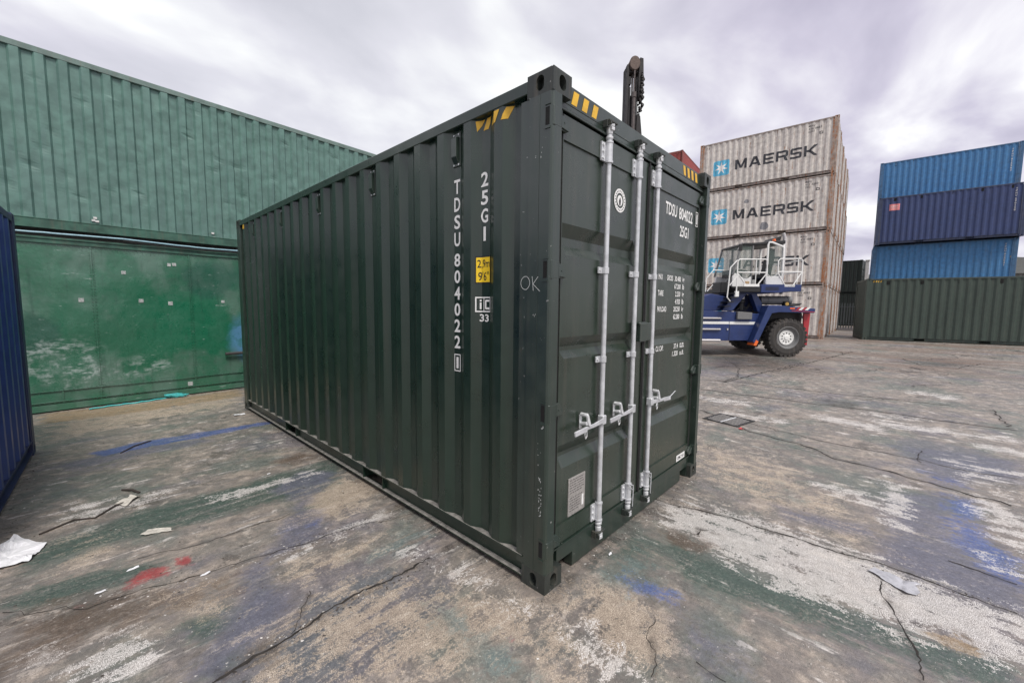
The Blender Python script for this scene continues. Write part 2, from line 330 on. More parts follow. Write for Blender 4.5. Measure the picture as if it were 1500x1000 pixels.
 ('red',0.4,0.03,[(-0.35,-0.05),(-0.3,-0.12),(-0.37,-0.16),(-0.41,-0.1)]),
 ('teal',0.4,0.1,[(1.14,-0.36),(1.37,-0.47),(1.32,-0.66),(1.09,-0.56)]),
]
CRACKS=[
 (0.022,[(-1.46,0.73),(-1.38,0.73),(-1.16,0.74),(-0.91,0.77),(-0.59,0.76),(-0.22,0.76)]),
 (0.008,[(-2.12,2.0),(-1.8,1.73),(-1.43,1.67),(-1.17,1.59),(-0.82,1.54),(-0.41,1.48),(0.08,1.32)]),
 (0.006,[(-1.57,2.11),(-1.11,2.02),(-0.65,2.04)]),
 (0.007,[(-0.92,1.01),(-1.03,0.83),(-1.13,0.74)]),
 (0.016,[(1.58,0.07),(1.72,-0.51),(1.73,-0.92),(1.76,-1.44),(1.74,-1.74),(1.7,-1.99)]),
 (0.03,[(5.14,0.85),(4.38,-0.02),(4.26,-0.6),(3.97,-0.95),(3.88,-1.41),(3.73,-1.88),(3.62,-2.26)]),
 (0.045,[(6.87,1.43),(6.96,-0.3),(7.11,-1.12),(7.04,-1.9),(7.08,-2.75)]),
 (0.03,[(8.27,1.26),(8.24,0.85),(8.31,-0.66),(8.49,-2.21)]),
 (0.015,[(4.84,0.06),(4.6,-0.76),(4.57,-1.65),(4.49,-2.03),(4.58,-2.4)]),
 (0.008,[(1.54,-1.41),(1.27,-1.46),(1.04,-1.52),(0.91,-1.56),(0.74,-1.56)]),
 (0.03,[(8.55,-2.6),(7.91,-2.64),(7.23,-2.64)]),
 (0.006,[(0.3,-0.52),(0.13,-0.57),(0.03,-0.65),(-0.09,-0.69)]),
 (0.006,[(0.15,-0.79),(0.14,-0.86),(0.16,-0.95)]),
 (0.03,[(12.2,2.49),(10.32,1.61),(8.95,1.3),(8.16,1.38),(8.01,1.77)]),
 (0.012,[(5.01,-1.69),(4.6,-1.65),(4.4,-1.67)]),
 (0.05,[(10.3,0.86),(17.2,-0.32)]),
 (0.05,[(7.99,1.33),(13.05,0.52)]),
 (0.04,[(16.96,0.84),(16.9,-0.0),(15.77,-0.15)]),
 (0.05,[(15.07,0.6),(14.7,-1.26),(15.21,-2.94),(14.69,-3.83)]),
 (0.04,[(15.97,-1.56),(14.48,-1.97),(14.28,-2.61),(16.22,-3.29)]),
 (0.02,[(1.28,-0.4),(1.37,-0.4),(1.41,-0.48)]),
 (0.012,[(2.14,-1.73),(2.07,-2.04)]),
]

def build_ground():
    def axis(lo, hi, seg):
        out = [lo]
        for a, b, st in seg:
            n = max(1, int(round((b-a)/st))); out += [a+(b-a)*i/n for i in range(1, n+1)]
        return np.array(sorted(set(round(v, 4) for v in out)))
    X = axis(-900, 900, [(-900, -100, 200), (-100, -10, 15), (-10, -3, .5), (-3, 6, .035), (6, 12, .07), (12, 26, .2), (26, 60, 1), (60, 900, 120)])
    Y = axis(-900, 900, [(-900, -100, 200), (-100, -10, 10), (-10, -4, .25), (-4, 4, .035), (4, 9, .06), (9, 20, .5), (20, 100, 8), (100, 900, 160)])
    nx, ny = len(X), len(Y); gx, gy = np.meshgrid(X, Y, indexing='ij'); px, py = gx.ravel(), gy.ravel()
    t = np.clip((px-5)/19, 0, 1); pz = .2*t*t*(3-2*t)
    me = bpy.data.meshes.new('ground'); me.vertices.add(nx*ny); me.vertices.foreach_set('co', np.stack([px, py, pz], 1).ravel())
    i = np.arange(nx*ny).reshape(nx, ny); q = np.stack([i[:-1, :-1], i[1:, :-1], i[1:, 1:], i[:-1, 1:]], -1).reshape(-1, 4)
    nf = len(q); me.loops.add(nf*4); me.loops.foreach_set('vertex_index', q.ravel()); me.polygons.add(nf); me.polygons.foreach_set('loop_start', np.arange(nf)*4); me.polygons.foreach_set('loop_total', np.full(nf, 4))
    me.update(); me.polygons.foreach_set('use_smooth', np.ones(nf, bool))
    ch = {}
    for c, s, soft, pl in FEAT:
        P = np.array(pl); lo = P.min(0)-soft*3; hi = P.max(0)+soft*3
        sel = np.where((px > lo[0]) & (px < hi[0]) & (py > lo[1]) & (py < hi[1]))[0]
        if len(sel) == 0: continue
        a, b = px[sel], py[sel]; d = np.full(len(sel), 1e9); ins = np.zeros(len(sel), bool)
        for j in range(len(P)):
            x0, y0 = P[j]; x1, y1 = P[(j+1) % len(P)]; ex, ey = x1-x0, y1-y0; L2 = ex*ex+ey*ey+1e-12
            tt = np.clip(((a-x0)*ex+(b-y0)*ey)/L2, 0, 1); d = np.minimum(d, np.hypot(a-x0-tt*ex, b-y0-tt*ey))
            cr = ((y0 > b) != (y1 > b)) & (a < (x1-x0)*(b-y0)/(y1-y0+1e-12)+x0); ins ^= cr
        sd = np.where(ins, d, -d); v = np.clip(.5+sd/(soft*4), 0, 1)*s
        arr = ch.setdefault(c, np.zeros(nx*ny, np.float32)); arr[sel] = np.maximum(arr[sel], v)
    dk = ch.setdefault('dark', np.zeros(nx*ny, np.float32))
    for wd, pl in CRACKS:
        for (x0, y0), (x1, y1) in zip(pl, pl[1:]):
            ex, ey = x1-x0, y1-y0; L2 = ex*ex+ey*ey+1e-9; r = wd*1.2+.02
            tt = np.clip(((px-x0)*ex+(py-y0)*ey)/L2, 0, 1); d = np.hypot(px-x0-tt*ex, py-y0-tt*ey)
            dk[:] = np.maximum(dk, .52*np.exp(-(d/r)**2))
    # darker ground along the container feet: painted contact shade together with grime
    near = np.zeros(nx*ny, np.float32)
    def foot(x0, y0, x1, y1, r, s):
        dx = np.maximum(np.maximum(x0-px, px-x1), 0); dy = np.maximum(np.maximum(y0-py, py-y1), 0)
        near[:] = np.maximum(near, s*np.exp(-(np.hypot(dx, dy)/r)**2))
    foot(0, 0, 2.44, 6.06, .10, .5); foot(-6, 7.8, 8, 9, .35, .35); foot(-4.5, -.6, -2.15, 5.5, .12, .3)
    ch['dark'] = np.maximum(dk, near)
    ch['turn'] = np.clip(.5+(px-.25*py-.4)/1.2, 0, 1)
    ch['far'] = np.clip((px-6)/3, 0, 1); ch['back'] = np.clip((px-9)/6, 0, 1)
    for c, arr in ch.items():
        at = me.attributes.new('g_'+c, 'FLOAT', 'POINT'); at.data.foreach_set('value', arr.astype(np.float32))
    k = NB('ground_concrete'); P = k.pos
    fine = k.noise(P, 55, 5, .7); mid = k.noise(P, 7, 8, .66, .3); big = k.noise(P, .8, 5, .6); grit = k.noise(P, 240, 3, .6)
    sA = k.noise(k.map(P, (1.1, 8, 1), rot=(0, 0, .06)), 1.6, 8, .68); sB = k.noise(k.map(P, (8, 1.1, 1), rot=(0, 0, .08)), 1.6, 8, .68)
    turn = k.attr('g_turn'); st = k.math('ADD', k.math('MULTIPLY', sB, turn), k.math('MULTIPLY', sA, k.math('SUBTRACT', 1., turn)))
    # worn concrete: grey matrix, buff aggregate showing in worn areas
    base = k.mix(k.step(big, .35, .65), (.275, .238, .208), (.170, .153, .140))
    base = k.mix(k.step(mid, .42, .62), base, k.mix(.6, base, (.43, .37, .31)))
    base = k.mix(k.math('MULTIPLY', k.step(st, .42, .60), .6), base, (.17, .162, .158))
    base = k.mix(k.math('MULTIPLY', k.step(st, .58, .68), .65), base, (.48, .45, .42))
    # e : ragged edge noise added to every stain
    e = k.math('ADD', k.math('MULTIPLY', k.math('SUBTRACT', mid, .5), 1.6), k.math('ADD', k.math('MULTIPLY', k.math('SUBTRACT', st, .5), 2.1), k.math('ADD', k.math('MULTIPLY', k.math('SUBTRACT', fine, .5), 1.3), k.math('MULTIPLY', k.math('SUBTRACT', grit, .5), .6))))
    thin = k.math('SUBTRACT', 1., k.math('MULTIPLY', k.step(k.math('ADD', k.math('MULTIPLY', st, .55), k.math('MULTIPLY', fine, .45)), .47, .60), .62))
    agg = k.mix(k.step(grit, .38, .62), (.20, .155, .12), (.56, .475, .375))
    def lay(name, colr, amp=1., width=.28, mx=1., extra=None):
        nonlocal base
        if name not in ch: return
        v = k.math('ADD', k.attr('g_'+name), k.math('MULTIPLY', e, amp)); pres = k.step(k.attr('g_'+name), .02, .2)
        mk = k.math('MULTIPLY', k.math('MULTIPLY', k.step(v, .5-width/2, .5+width/2), mx), pres)
        if name not in ('white', 'sand'): mk = k.math('MULTIPLY', mk, thin)
        base = k.mix(mk, base, colr)
    pa = k.noise(k.map(P, (1, 1, 1), (21, 3, 0)), 3.2, 12, .72, .4); pb = k.noise(k.map(P, (1, 1, 1), (2, 17, 0)), 6.5, 12, .74, .3)
    base = k.mix(k.step(pa, .505, .54, 0, .45), base, (.14, .142, .132)); base = k.mix(k.step(pb, .585, .61, 0, .45), base, (.56, .50, .44))
    base = k.mix(k.step(k.noise(k.map(P, (1, 1, 1), (5, 31, 0)), 2.3, 11, .7), .60, .615, 0, .7), base, (.10, .09, .08))
    # paint washes that lie over the whole yard in thin patches
    w1 = k.step(k.noise(k.map(P, (1, 1, 1), (3, 9, 0)), .9, 7, .62), .50, .60); base = k.mix(k.math('MULTIPLY', w1, .5), base, (.10, .14, .125))
    w2 = k.step(k.noise(k.map(P, (1, 1, 1), (13, 4, 0)), .7, 7, .62), .53, .62); base = k.mix(k.math('MULTIPLY', w2, .45), base, (.12, .12, .16))
    w3 = k.step(k.math('ADD', k.math('MULTIPLY', st, .6), k.math('MULTIPLY', mid, .4)), .56, .61); base = k.mix(k.math('MULTIPLY', w3, .8), base, (.60, .57, .54))
    lay('sand', agg, .9, .3, .8)
    lay('green', (.058, .090, .076), .9, .35, .95); lay('teal', (.12, .175, .175), 1., .35, .8)
    lay('slate', (.12, .125, .168), .8, .5, .85); lay('blue', (.06, .105, .29), .9, .4, .9)
    wsp = k.mix(k.step(grit, .42, .6), (.30, .28, .26), (.86, .83, .80)); lay('white', wsp, 1.6, .14, .72)
    lay('brown', (.10, .072, .052), 1., .35, .85); lay('rust', (.26, .18, .095), .9, .35, .8)
    lay('red', (.33, .045, .05), .9, .3, .85)
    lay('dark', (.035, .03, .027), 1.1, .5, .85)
    base = k.mix(k.math('MULTIPLY', k.attr('g_back'), k.math('MULTIPLY', k.step(k.noise(k.map(P, (1, .25, 1)), .8, 6, .65), .42, .60), .75)), base, (.19, .135, .105))
    # fine crackle over the far slabs, small white flecks and black grit everywhere
    vo = k.n('ShaderNodeTexVoronoi', feature='DISTANCE_TO_EDGE'); vm = k.n('ShaderNodeVectorMath', operation='ADD'); k.l(P, vm.inputs[0])
    nz = k.n('ShaderNodeTexNoise'); k.l(P, nz.inputs['Vector']); nz.inputs['Scale'].default_value = 2.2; nz.inputs['Detail'].default_value = 6
    sc = k.n('ShaderNodeVectorMath', operation='SCALE'); k.l(nz.outputs['Color'], sc.inputs[0]); sc.inputs['Scale'].default_value = .8; k.l(sc.outputs[0], vm.inputs[1])
    k.l(vm.outputs[0], vo.inputs['Vector']); vo.inputs['Scale'].default_value = .42
    ckm = k.math('MULTIPLY', k.step(vo.outputs[0], .004, .013, 1, 0), k.math('MULTIPLY', k.step(k.noise(P, .5, 3), .46, .56), k.attr('g_far'))); base = k.mix(k.math('MULTIPLY', ckm, .8), base, (.03, .026, .024))
    fl = k.step(k.noise(P, 45, 3, .6), .69, .71); base = k.mix(k.math('MULTIPLY', fl, .8), base, (.6, .58, .55))
    bl = k.step(k.noise(k.map(P, (1, 1, 1), (7, 2, 0)), 80, 3, .6), .64, .68); base = k.mix(k.math('MULTIPLY', bl, .7), base, (.03, .028, .026))
    base = k.mix(.3, base, k.mix(k.step(grit, .33, .67), (.10, .10, .10), (.9, .88, .86)), 'OVERLAY')
    med = k.noise(P, 19, 7, .72); base = k.mix(.28, base, k.mix(k.step(med, .34, .66), (.22, .215, .21), (.78, .77, .76)), 'OVERLAY')
    base = k.mix(.25, base, k.mix(k.step(fine, .32, .68), (.18, .17, .165), (.78, .77, .76)), 'OVERLAY')
    h = k.math('ADD', k.math('MULTIPLY', mid, .5), k.math('ADD', k.math('MULTIPLY', fine, .35), k.math('MULTIPLY', grit, .25)))
    nb = k.bump(h, .55, .012)
    mat = k.done(base, k.step(k.math('ADD', k.math('MULTIPLY', mid, .5), k.math('MULTIPLY', st, .5)), .40, .60, .34, .74), None, nb, .55)
    o = link('ground', me, mat); tag(o, kind='structure')
    # open joints and cracks: ragged dark strips lying in the slab surface
    m = MB()
    for ci, (wd, pl) in enumerate(CRACKS):
        straight = wd >= .02 and pl[0][0] > 3
        pts = []
        for (x0, y0), (x1, y1) in zip(pl, pl[1:]):
            Ls = math.hypot(x1-x0, y1-y0); n = max(2, int(Ls/(.025 if x0 < 3 else .06))); nxn, nyn = -(y1-y0)/Ls, (x1-x0)/Ls
            for i in range(n):
                t = i/n; s = (x0+(x1-x0)*t); u = (y0+(y1-y0)*t)
                j = mnoise.noise(Vector((s*6, u*6, ci)))*.035+mnoise.noise(Vector((s*25, u*25, ci+9)))*.016+R.uniform(-.004, .004)
                if x0 > 3: j *= 1.8
                ww = max(.0006, wd*(.35+.75*max(0, .5+1.7*mnoise.noise(Vector((s*12, u*12, ci+20))))))*.40
                pts.append((s+nxn*j, u+nyn*j, nxn*ww, nyn*ww))
        b = len(m.v)
        for s, u, a, c in pts:
            z = ground_z(s)+.002; m.v += [(s-a, u-c, z), (s+a, u+c, z)]
        for i in range(len(pts)-1): m.f.append((b+2*i, b+2*i+2, b+2*i+3, b+2*i+1))
    o = m.build('ground_joints', flat('joint_dirt', (.028, .024, .021), .95, var=.4, scale=20)); tag(o, kind='structure')
build_ground()
# ------------------------------------------------------------------ materials
GREEN = (.0105, .0255, .0165)
mG = paint('hero_green_paint', GREEN, .31, .05, dirt=.14, dirtcol=(.07, .062, .05), bump=.05, wave=.10, fade=(.014, .033, .022), spec=.75)
mGd = paint('hero_green_door', (.0185, .031, .021), .30, .08, dirt=.22, dirtcol=(.085, .078, .062), bump=.03, wave=.06, fade=(.022, .038, .026), spec=.85)
mDust = flat('dusty_ledge', (.20, .19, .175), .8, var=.3, scale=20)
mGs = paint('hero_green_frame', (.017, .031, .023), .34, .07, rust=.10, dirt=.22, dirtcol=(.085, .075, .06), bump=.2, wave=.03, chips=.35, spec=.9)
mGc = paint('casting_green', (.028, .034, .030), .5, .15, rust=.30, rustcol=(.11, .05, .028), dirt=.35, bump=.5, chips=.5)
mBlack = flat('rubber_black', (.012, .012, .012), .6)
mHole = flat('dark_opening', (.006, .006, .006), .9)
mGalv = flat('galvanised_steel', (.60, .61, .63), .42, .35, .12, 18)
mGalv2 = flat('galvanised_casting', (.66, .67, .68), .5, .3, .2, 40, .4)
mWht = flat('white_lettering', (.80, .80, .78), .5, var=.05)
mWhtW = flat('worn_white_lettering', (.62, .62, .6), .6, var=.2, scale=60)
mYel = flat('yellow_decal', (.72, .42, .03), .45, var=.12, scale=14)
mYel2 = flat('yellow_label', (.85, .58, .02), .4, var=.04)
mInk = flat('black_ink', (.015, .015, .018), .5)
mInkW = flat('worn_black_ink', (.05, .05, .055), .7, var=.5, scale=50)
mPlate = flat('aluminium_plate', (.42, .40, .38), .4, .4, .15, 60)
mChalk = flat('chalk', (.55, .57, .55), .9)

# ------------------------------------------------------------------ container pieces
def corr(y0, y1, phase, pitch=.2785, outer=.07, slope=.0685, din=.040, dout=.004):
    pts = [(y0, din)]; y = phase
    while y+outer+slope < y1:
        if y-slope > y0: pts += [(y-slope, din), (y, dout), (y+outer, dout), (y+outer+slope, din)]
        y += pitch
    pts.append((y1, din)); return pts
def interp(pts, y):
    for (a, p), (b, q) in zip(pts, pts[1:]):
        if a <= y <= b: return p if b == a else p+(q-p)*(y-a)/(b-a)
    return pts[0][1]
def corr_sheet(pts, z0, z1, flip=False, nz=1, dents=None, axis='x', at=0, sgn=1):
    """vertical corrugated sheet; pts are (along, depth)"""
    m = MB(); n = len(pts)
    for k in range(nz+1):
        z = z0+(z1-z0)*k/nz
        for (y, d) in pts:
            dd = d+(dents(y, z) if dents else 0)
            m.v.append((at+sgn*dd, y, z) if axis == 'x' else (y, at+sgn*dd, z))
    for k in range(nz):
        for i in range(n-1):
            f = (k*n+i, k*n+i+1, (k+1)*n+i+1, (k+1)*n+i); m.f.append(f[::-1] if flip else f)
    me = bpy.data.meshes.new('sheet'); me.from_pydata(m.v, [], m.f); me.update(); return me
def plate_hole(m, O, U, V, w, h, hw, hh, N, depth=.045, n=6):
    """plate w x h from O with an upright oval hole, whose walls go in along N"""
    O, U, V, N = map(Vector, (O, U, V, N)); c = O+U*w/2+V*h/2; arc = []
    r = hw/2; s = hh/2-r
    for q in range(4):
        for i in range(n+1):
            a = math.pi/2*q+math.pi/2*i/n
            arc.append(c+U*r*math.cos(a)+V*(r*math.sin(a)+(s if q < 2 else -s)))
    q = n+1; cs = [O+U*w+V*h, O+V*h, O, O+U*w]
    b = len(m.v); m.v += [tuple(x) for x in arc]+[tuple(x) for x in cs]
    T = len(arc)
    for k in range(4):
        mid = k*q+q//2; nx = ((k+1) % 4)*q+q//2
        idx = [mid]+[(mid+j) % T for j in range(1, (nx-mid) % T+1)]
        m.f.append(tuple([b+T+k]+[b+i for i in idx]+[b+T+(k+1) % 4]))
    b2 = len(m.v); m.v += [tuple(x+N*depth) for x in arc]
    for i in range(T): m.f.append((b+i, b+(i+1) % T, b2+(i+1) % T, b2+i))
    m.f.append(tuple(b2+i for i in range(T)))
_cast = {}
def casting_mesh(fx, fy, fz, mat):
    key = (fx, fy, fz, mat.name)
    if key in _cast: return _cast[key]
    m = MB(); X, Y, Z = .162, .178, .118
    plate_hole(m, (0, 0, 0), (0, 1, 0), (0, 0, 1), Y, Z, .052, .080, (1, 0, 0))
    plate_hole(m, (0, 0, 0), (1, 0, 0), (0, 0, 1), X, Z, .060, .078, (0, 1, 0))
    plate_hole(m, (0, 0, 0), (1, 0, 0), (0, 1, 0), X, Y, .063, .124, (0, 0, 1), .03)
    m.quad((X, 0, 0), (X, Y, 0), (X, Y, Z), (X, 0, Z)); m.quad((0, Y, 0), (X, Y, 0), (X, Y, Z), (0, Y, Z)); m.quad((0, 0, Z), (X, 0, Z), (X, Y, Z), (0, Y, Z))
    me = bpy.data.meshes.new('corner_casting'); me.from_pydata(m.v, [], m.f); bm = bmesh.new(); bm.from_mesh(me)
    bmesh.ops.remove_doubles(bm, verts=bm.verts, dist=1e-5)
    def onb(v): return [abs(v.co.x) < 1e-5, abs(v.co.y) < 1e-5, abs(v.co.z) < 1e-5]
    es = [e for e in bm.edges if all(onb(v)[0] and onb(v)[1] for v in e.verts)]
    bmesh.ops.bevel(bm, geom=es, offset=.014, segments=3, affect='EDGES', profile=.5)
    for v in bm.verts:
        if fx: v.co.x = -v.co.x
        if fy: v.co.y = -v.co.y
        if fz: v.co.z = -v.co.z
    bmesh.ops.recalc_face_normals(bm, faces=bm.faces); bm.to_mesh(me); bm.free(); me.materials.append(mat)
    _cast[key] = me; return me
W = 2.438
GRO = [(2.135, 2.062, 2.012, 1.956), (1.478, 1.420, 1.395, 1.350), (.827, .765, .742, .680)]
def door_leaf(x0, x1, H, seam_right, y=.052):
    """one door leaf: frame proud of a panel with three pressed grooves"""
    k = H/2.896; ft, fb = 2.583*k, .333*k; zt, zb = 2.716*k, .215*k
    fx = .125 if seam_right is True else .06; fl = .06 if seam_right is True else .125
    px0, px1 = x0+fl-.055, x1-fx+.0
    if seam_right is not True: px0, px1 = x0+fl, x1-fx+.055
    m = MB(); yf = y-.010
    m.box(x0, yf, ft, x1, y+.04, zt); m.box(x0, yf, zb, x1, y+.04, fb)
    m.box(x0, yf, fb, px0, y+.04, ft); m.box(px1, yf, fb, x1, y+.04, ft)
    ch = .045
    zs = [(ft, 0)]
    for a, b, c, d in GRO: zs += [(a*k, 0), (b*k, 1), (c*k, 1), (d*k, 0)]
    zs.append((fb, 0)); xs = [(px0, 0), (px0+.012, 0), (px0+.012+ch, 1), (px1-.012-ch, 1), (px1-.012, 0), (px1, 0)]
    b = len(m.v)
    for z, g in zs:
        for xx, q in xs: m.v.append((xx, y+.001+.036*g*q, z))
    n = len(xs)
    for i in range(len(zs)-1):
        for j in range(n-1): m.f.append((b+i*n+j, b+(i+1)*n+j, b+(i+1)*n+j+1, b+i*n+j+1))
    me = bpy.data.meshes.new('door_leaf'); me.from_pydata(m.v, [], m.f); me.update(); return me

def frame_parts(root, Ln, H, m, hero=False):
    for fx in (0, 1):
        for fy in (0, 1):
            for fz in (0, 1):
                o = link('corner_casting', casting_mesh(fx, fy, fz, m['cast']), None, root); o.location = (W*fx, Ln*fy, H*fz)
    # corner posts
    P = [(.016, 0), (.005, .005), (0, .016), (0, .086), (.003, .088), (0, .090), (0, .163), (.006, .167), (.006, .226), (.07, .226), (.07, .125), (.11, .125), (.11, .055), (.078, .055), (.078, 0)]
    for fx in (0, 1):
        q = [(W-x if fx else x, y) for x, y in P]
        MB().prism(q, .118, H-.118).build('corner_post', m['post'], root)
    P2 = [(.012, 0), (0, .012), (0, .16), (.006, .163), (.006, .2), (.05, .2), (.05, .06), (.15, .06), (.15, 0)]
    for fx in (0, 1):
        q = [(W-x if fx else x, Ln-y) for x, y in P2]
        MB().prism(q, .118, H-.118).build('corner_post', m['post'], root)
    zt, zb = H-.088, H-.020
    for fx in (0, 1):
        a, b = (0, .062) if not fx else (W-.062, W)
        MB().box(a, .178, zt, b, Ln-.178, zb).build('top_rail', m['rail'], root, bev=.004)
        s = (lambda x: W-x) if fx else (lambda x: x)
        r = MB(); pk = [(Ln/2-1.21, Ln/2-.85), (Ln/2+.85, Ln/2+1.21)] if Ln < 8 else [(Ln/2-1.4, Ln/2-1.04), (Ln/2+1.04, Ln/2+1.4)]
        if Ln < 4: pk = []
        r.box(min(s(0), s(.09)), .178, .156, max(s(0), s(.09)), Ln-.178, .166)
        r.box(min(s(0), s(.05)), .178, .036, max(s(0), s(.05)), Ln-.178, .046)
        ys = [.178]+[v for p_ in pk for v in p_]+[Ln-.178]
        for i in range(0, len(ys), 2): r.box(min(s(.038), s(.044)), ys[i], .046, max(s(.038), s(.044)), ys[i+1], .156)
        r.build('bottom_rail', m['rail'], root)
        if hero: MB().box(min(s(.0005), s(.05)), .18, .1662, max(s(.0005), s(.05)), Ln-.18, .1672).build('ledge_dust', mDust, root); MB().box(min(s(.0005), s(.036)), .18, .0462, max(s(.0005), s(.036)), Ln-.18, .0470).build('ledge_dust', mDust, root)
        for a, b in pk:
            t = MB(); x0_, x1_ = min(s(.006), s(.7)), max(s(.006), s(.7))
            t.box(x0_, a, .0465, x1_, a+.006, .1555); t.box(x0_, b-.006, .0465, x1_, b, .1555); t.box(min(s(.69), s(.7)), a+.006, .0465, max(s(.69), s(.7)), b-.006, .1555)
            t.build('fork_pocket', m['rail'], root)
    MB().box(.080, .040, H-.148, W-.080, .11, H-.119).box(.1635, .040, H-.1185, W-.1635, .11, H-.012).box(.085, .030, H-.166, W-.085, .0415, H-.152).build('door_header', m['frame'], root, bev=.003)
    d = MB(); z0, z1 = .012, .196
    d.box(.1635, .040, .106, W-.1635, .10, z1)
    for a, b in ((.1635, .172), (.330, W-.330), (W-.172, W-.1635)): d.box(a, .040, z0, b, .10, .1055)
    d.box(.13, .032, .197, W-.13, .058, .207); d.build('door_sill', m['frame'], root)
    MB().box(.162, Ln-.06, H-.09, W-.162, Ln, H-.02).build('end_rail', m['rail'], root); MB().box(.162, Ln-.06, .03, W-.162, Ln, .17).build('end_rail', m['rail'], root)
    rf = corr_sheet([(x, z) for x, z in corr(.178, Ln-.178, .30, .209, .091, .0135, 0, .020)], .05, W-.05)
    for v in rf.vertices: x, y, z = v.co; v.co = (z, y, H-.012-.02+x*1.0-.0)
    rf.name = 'roof_panel'; link('roof_panel', rf, m['roof'], root)
    MB().box(.05, .1, .12, W-.05, Ln-.05, .15).build('floor', m['rail'], root)
def end_wall(root, Ln, H, m):
    pts = corr(.15, W-.15, .27, .25, .11, .018, .05, .008)
    me = corr_sheet(pts, .166, H-.085, axis='y', at=Ln, sgn=-1); me.name = 'end_wall'; link('end_wall', me, m['side'], root)
def doors(root, H, m, simple=True):
    out = []
    for i, (a, b) in enumerate(((.150, 1.212), (1.226, 2.288))):
        me = door_leaf(a, b, H, i == 0); o = link('door_leaf', me, m['door'], root); out.append(o)
    k = H/2.896
    MB().box(1.2125, .030, .20*k, 1.2255, .06, 2.72*k).box(1.199, .034, .22*k, 1.239, .0415, 2.69*k).build('door_gasket', mBlack, root)
    return out
def simple_bars(root, H, m, xs=(.40, .95, 1.49, 2.04)):
    for x in xs:
        MB().tube([(x, .014, .12), (x, .014, H-.1)], .017, 6).box(x-.03, -.002, .16, x+.03, .03, .24).box(x-.03, -.002, H-.26, x+.03, .03, H-.14).build('locking_bar', m.get('bar', m['post']), root)

def container(name, loc, rz, label, m, Ln=6.058, H=2.591, cat='container', group=None, phase=.3705, prof=None, doorend=True):
    root = empty(name, loc, rz, label, cat, group)
    frame_parts(root, Ln, H, m)
    pr = prof or {}
    ph = pr.pop('phase', phase) if pr else phase
    pts = corr(.224, Ln-.198, ph, **pr)
    for fx in (0, 1):
        me = corr_sheet(pts, .160, H-.080, axis='x', at=W if fx else 0, sgn=-1 if fx else 1, flip=bool(fx)); me.name = 'side_wall'
        link('side_wall', me, m['side'], root)
    end_wall(root, Ln, H, m)
    doors(root, H, m)
    if doorend: simple_bars(root, H, m)
    return root, pts
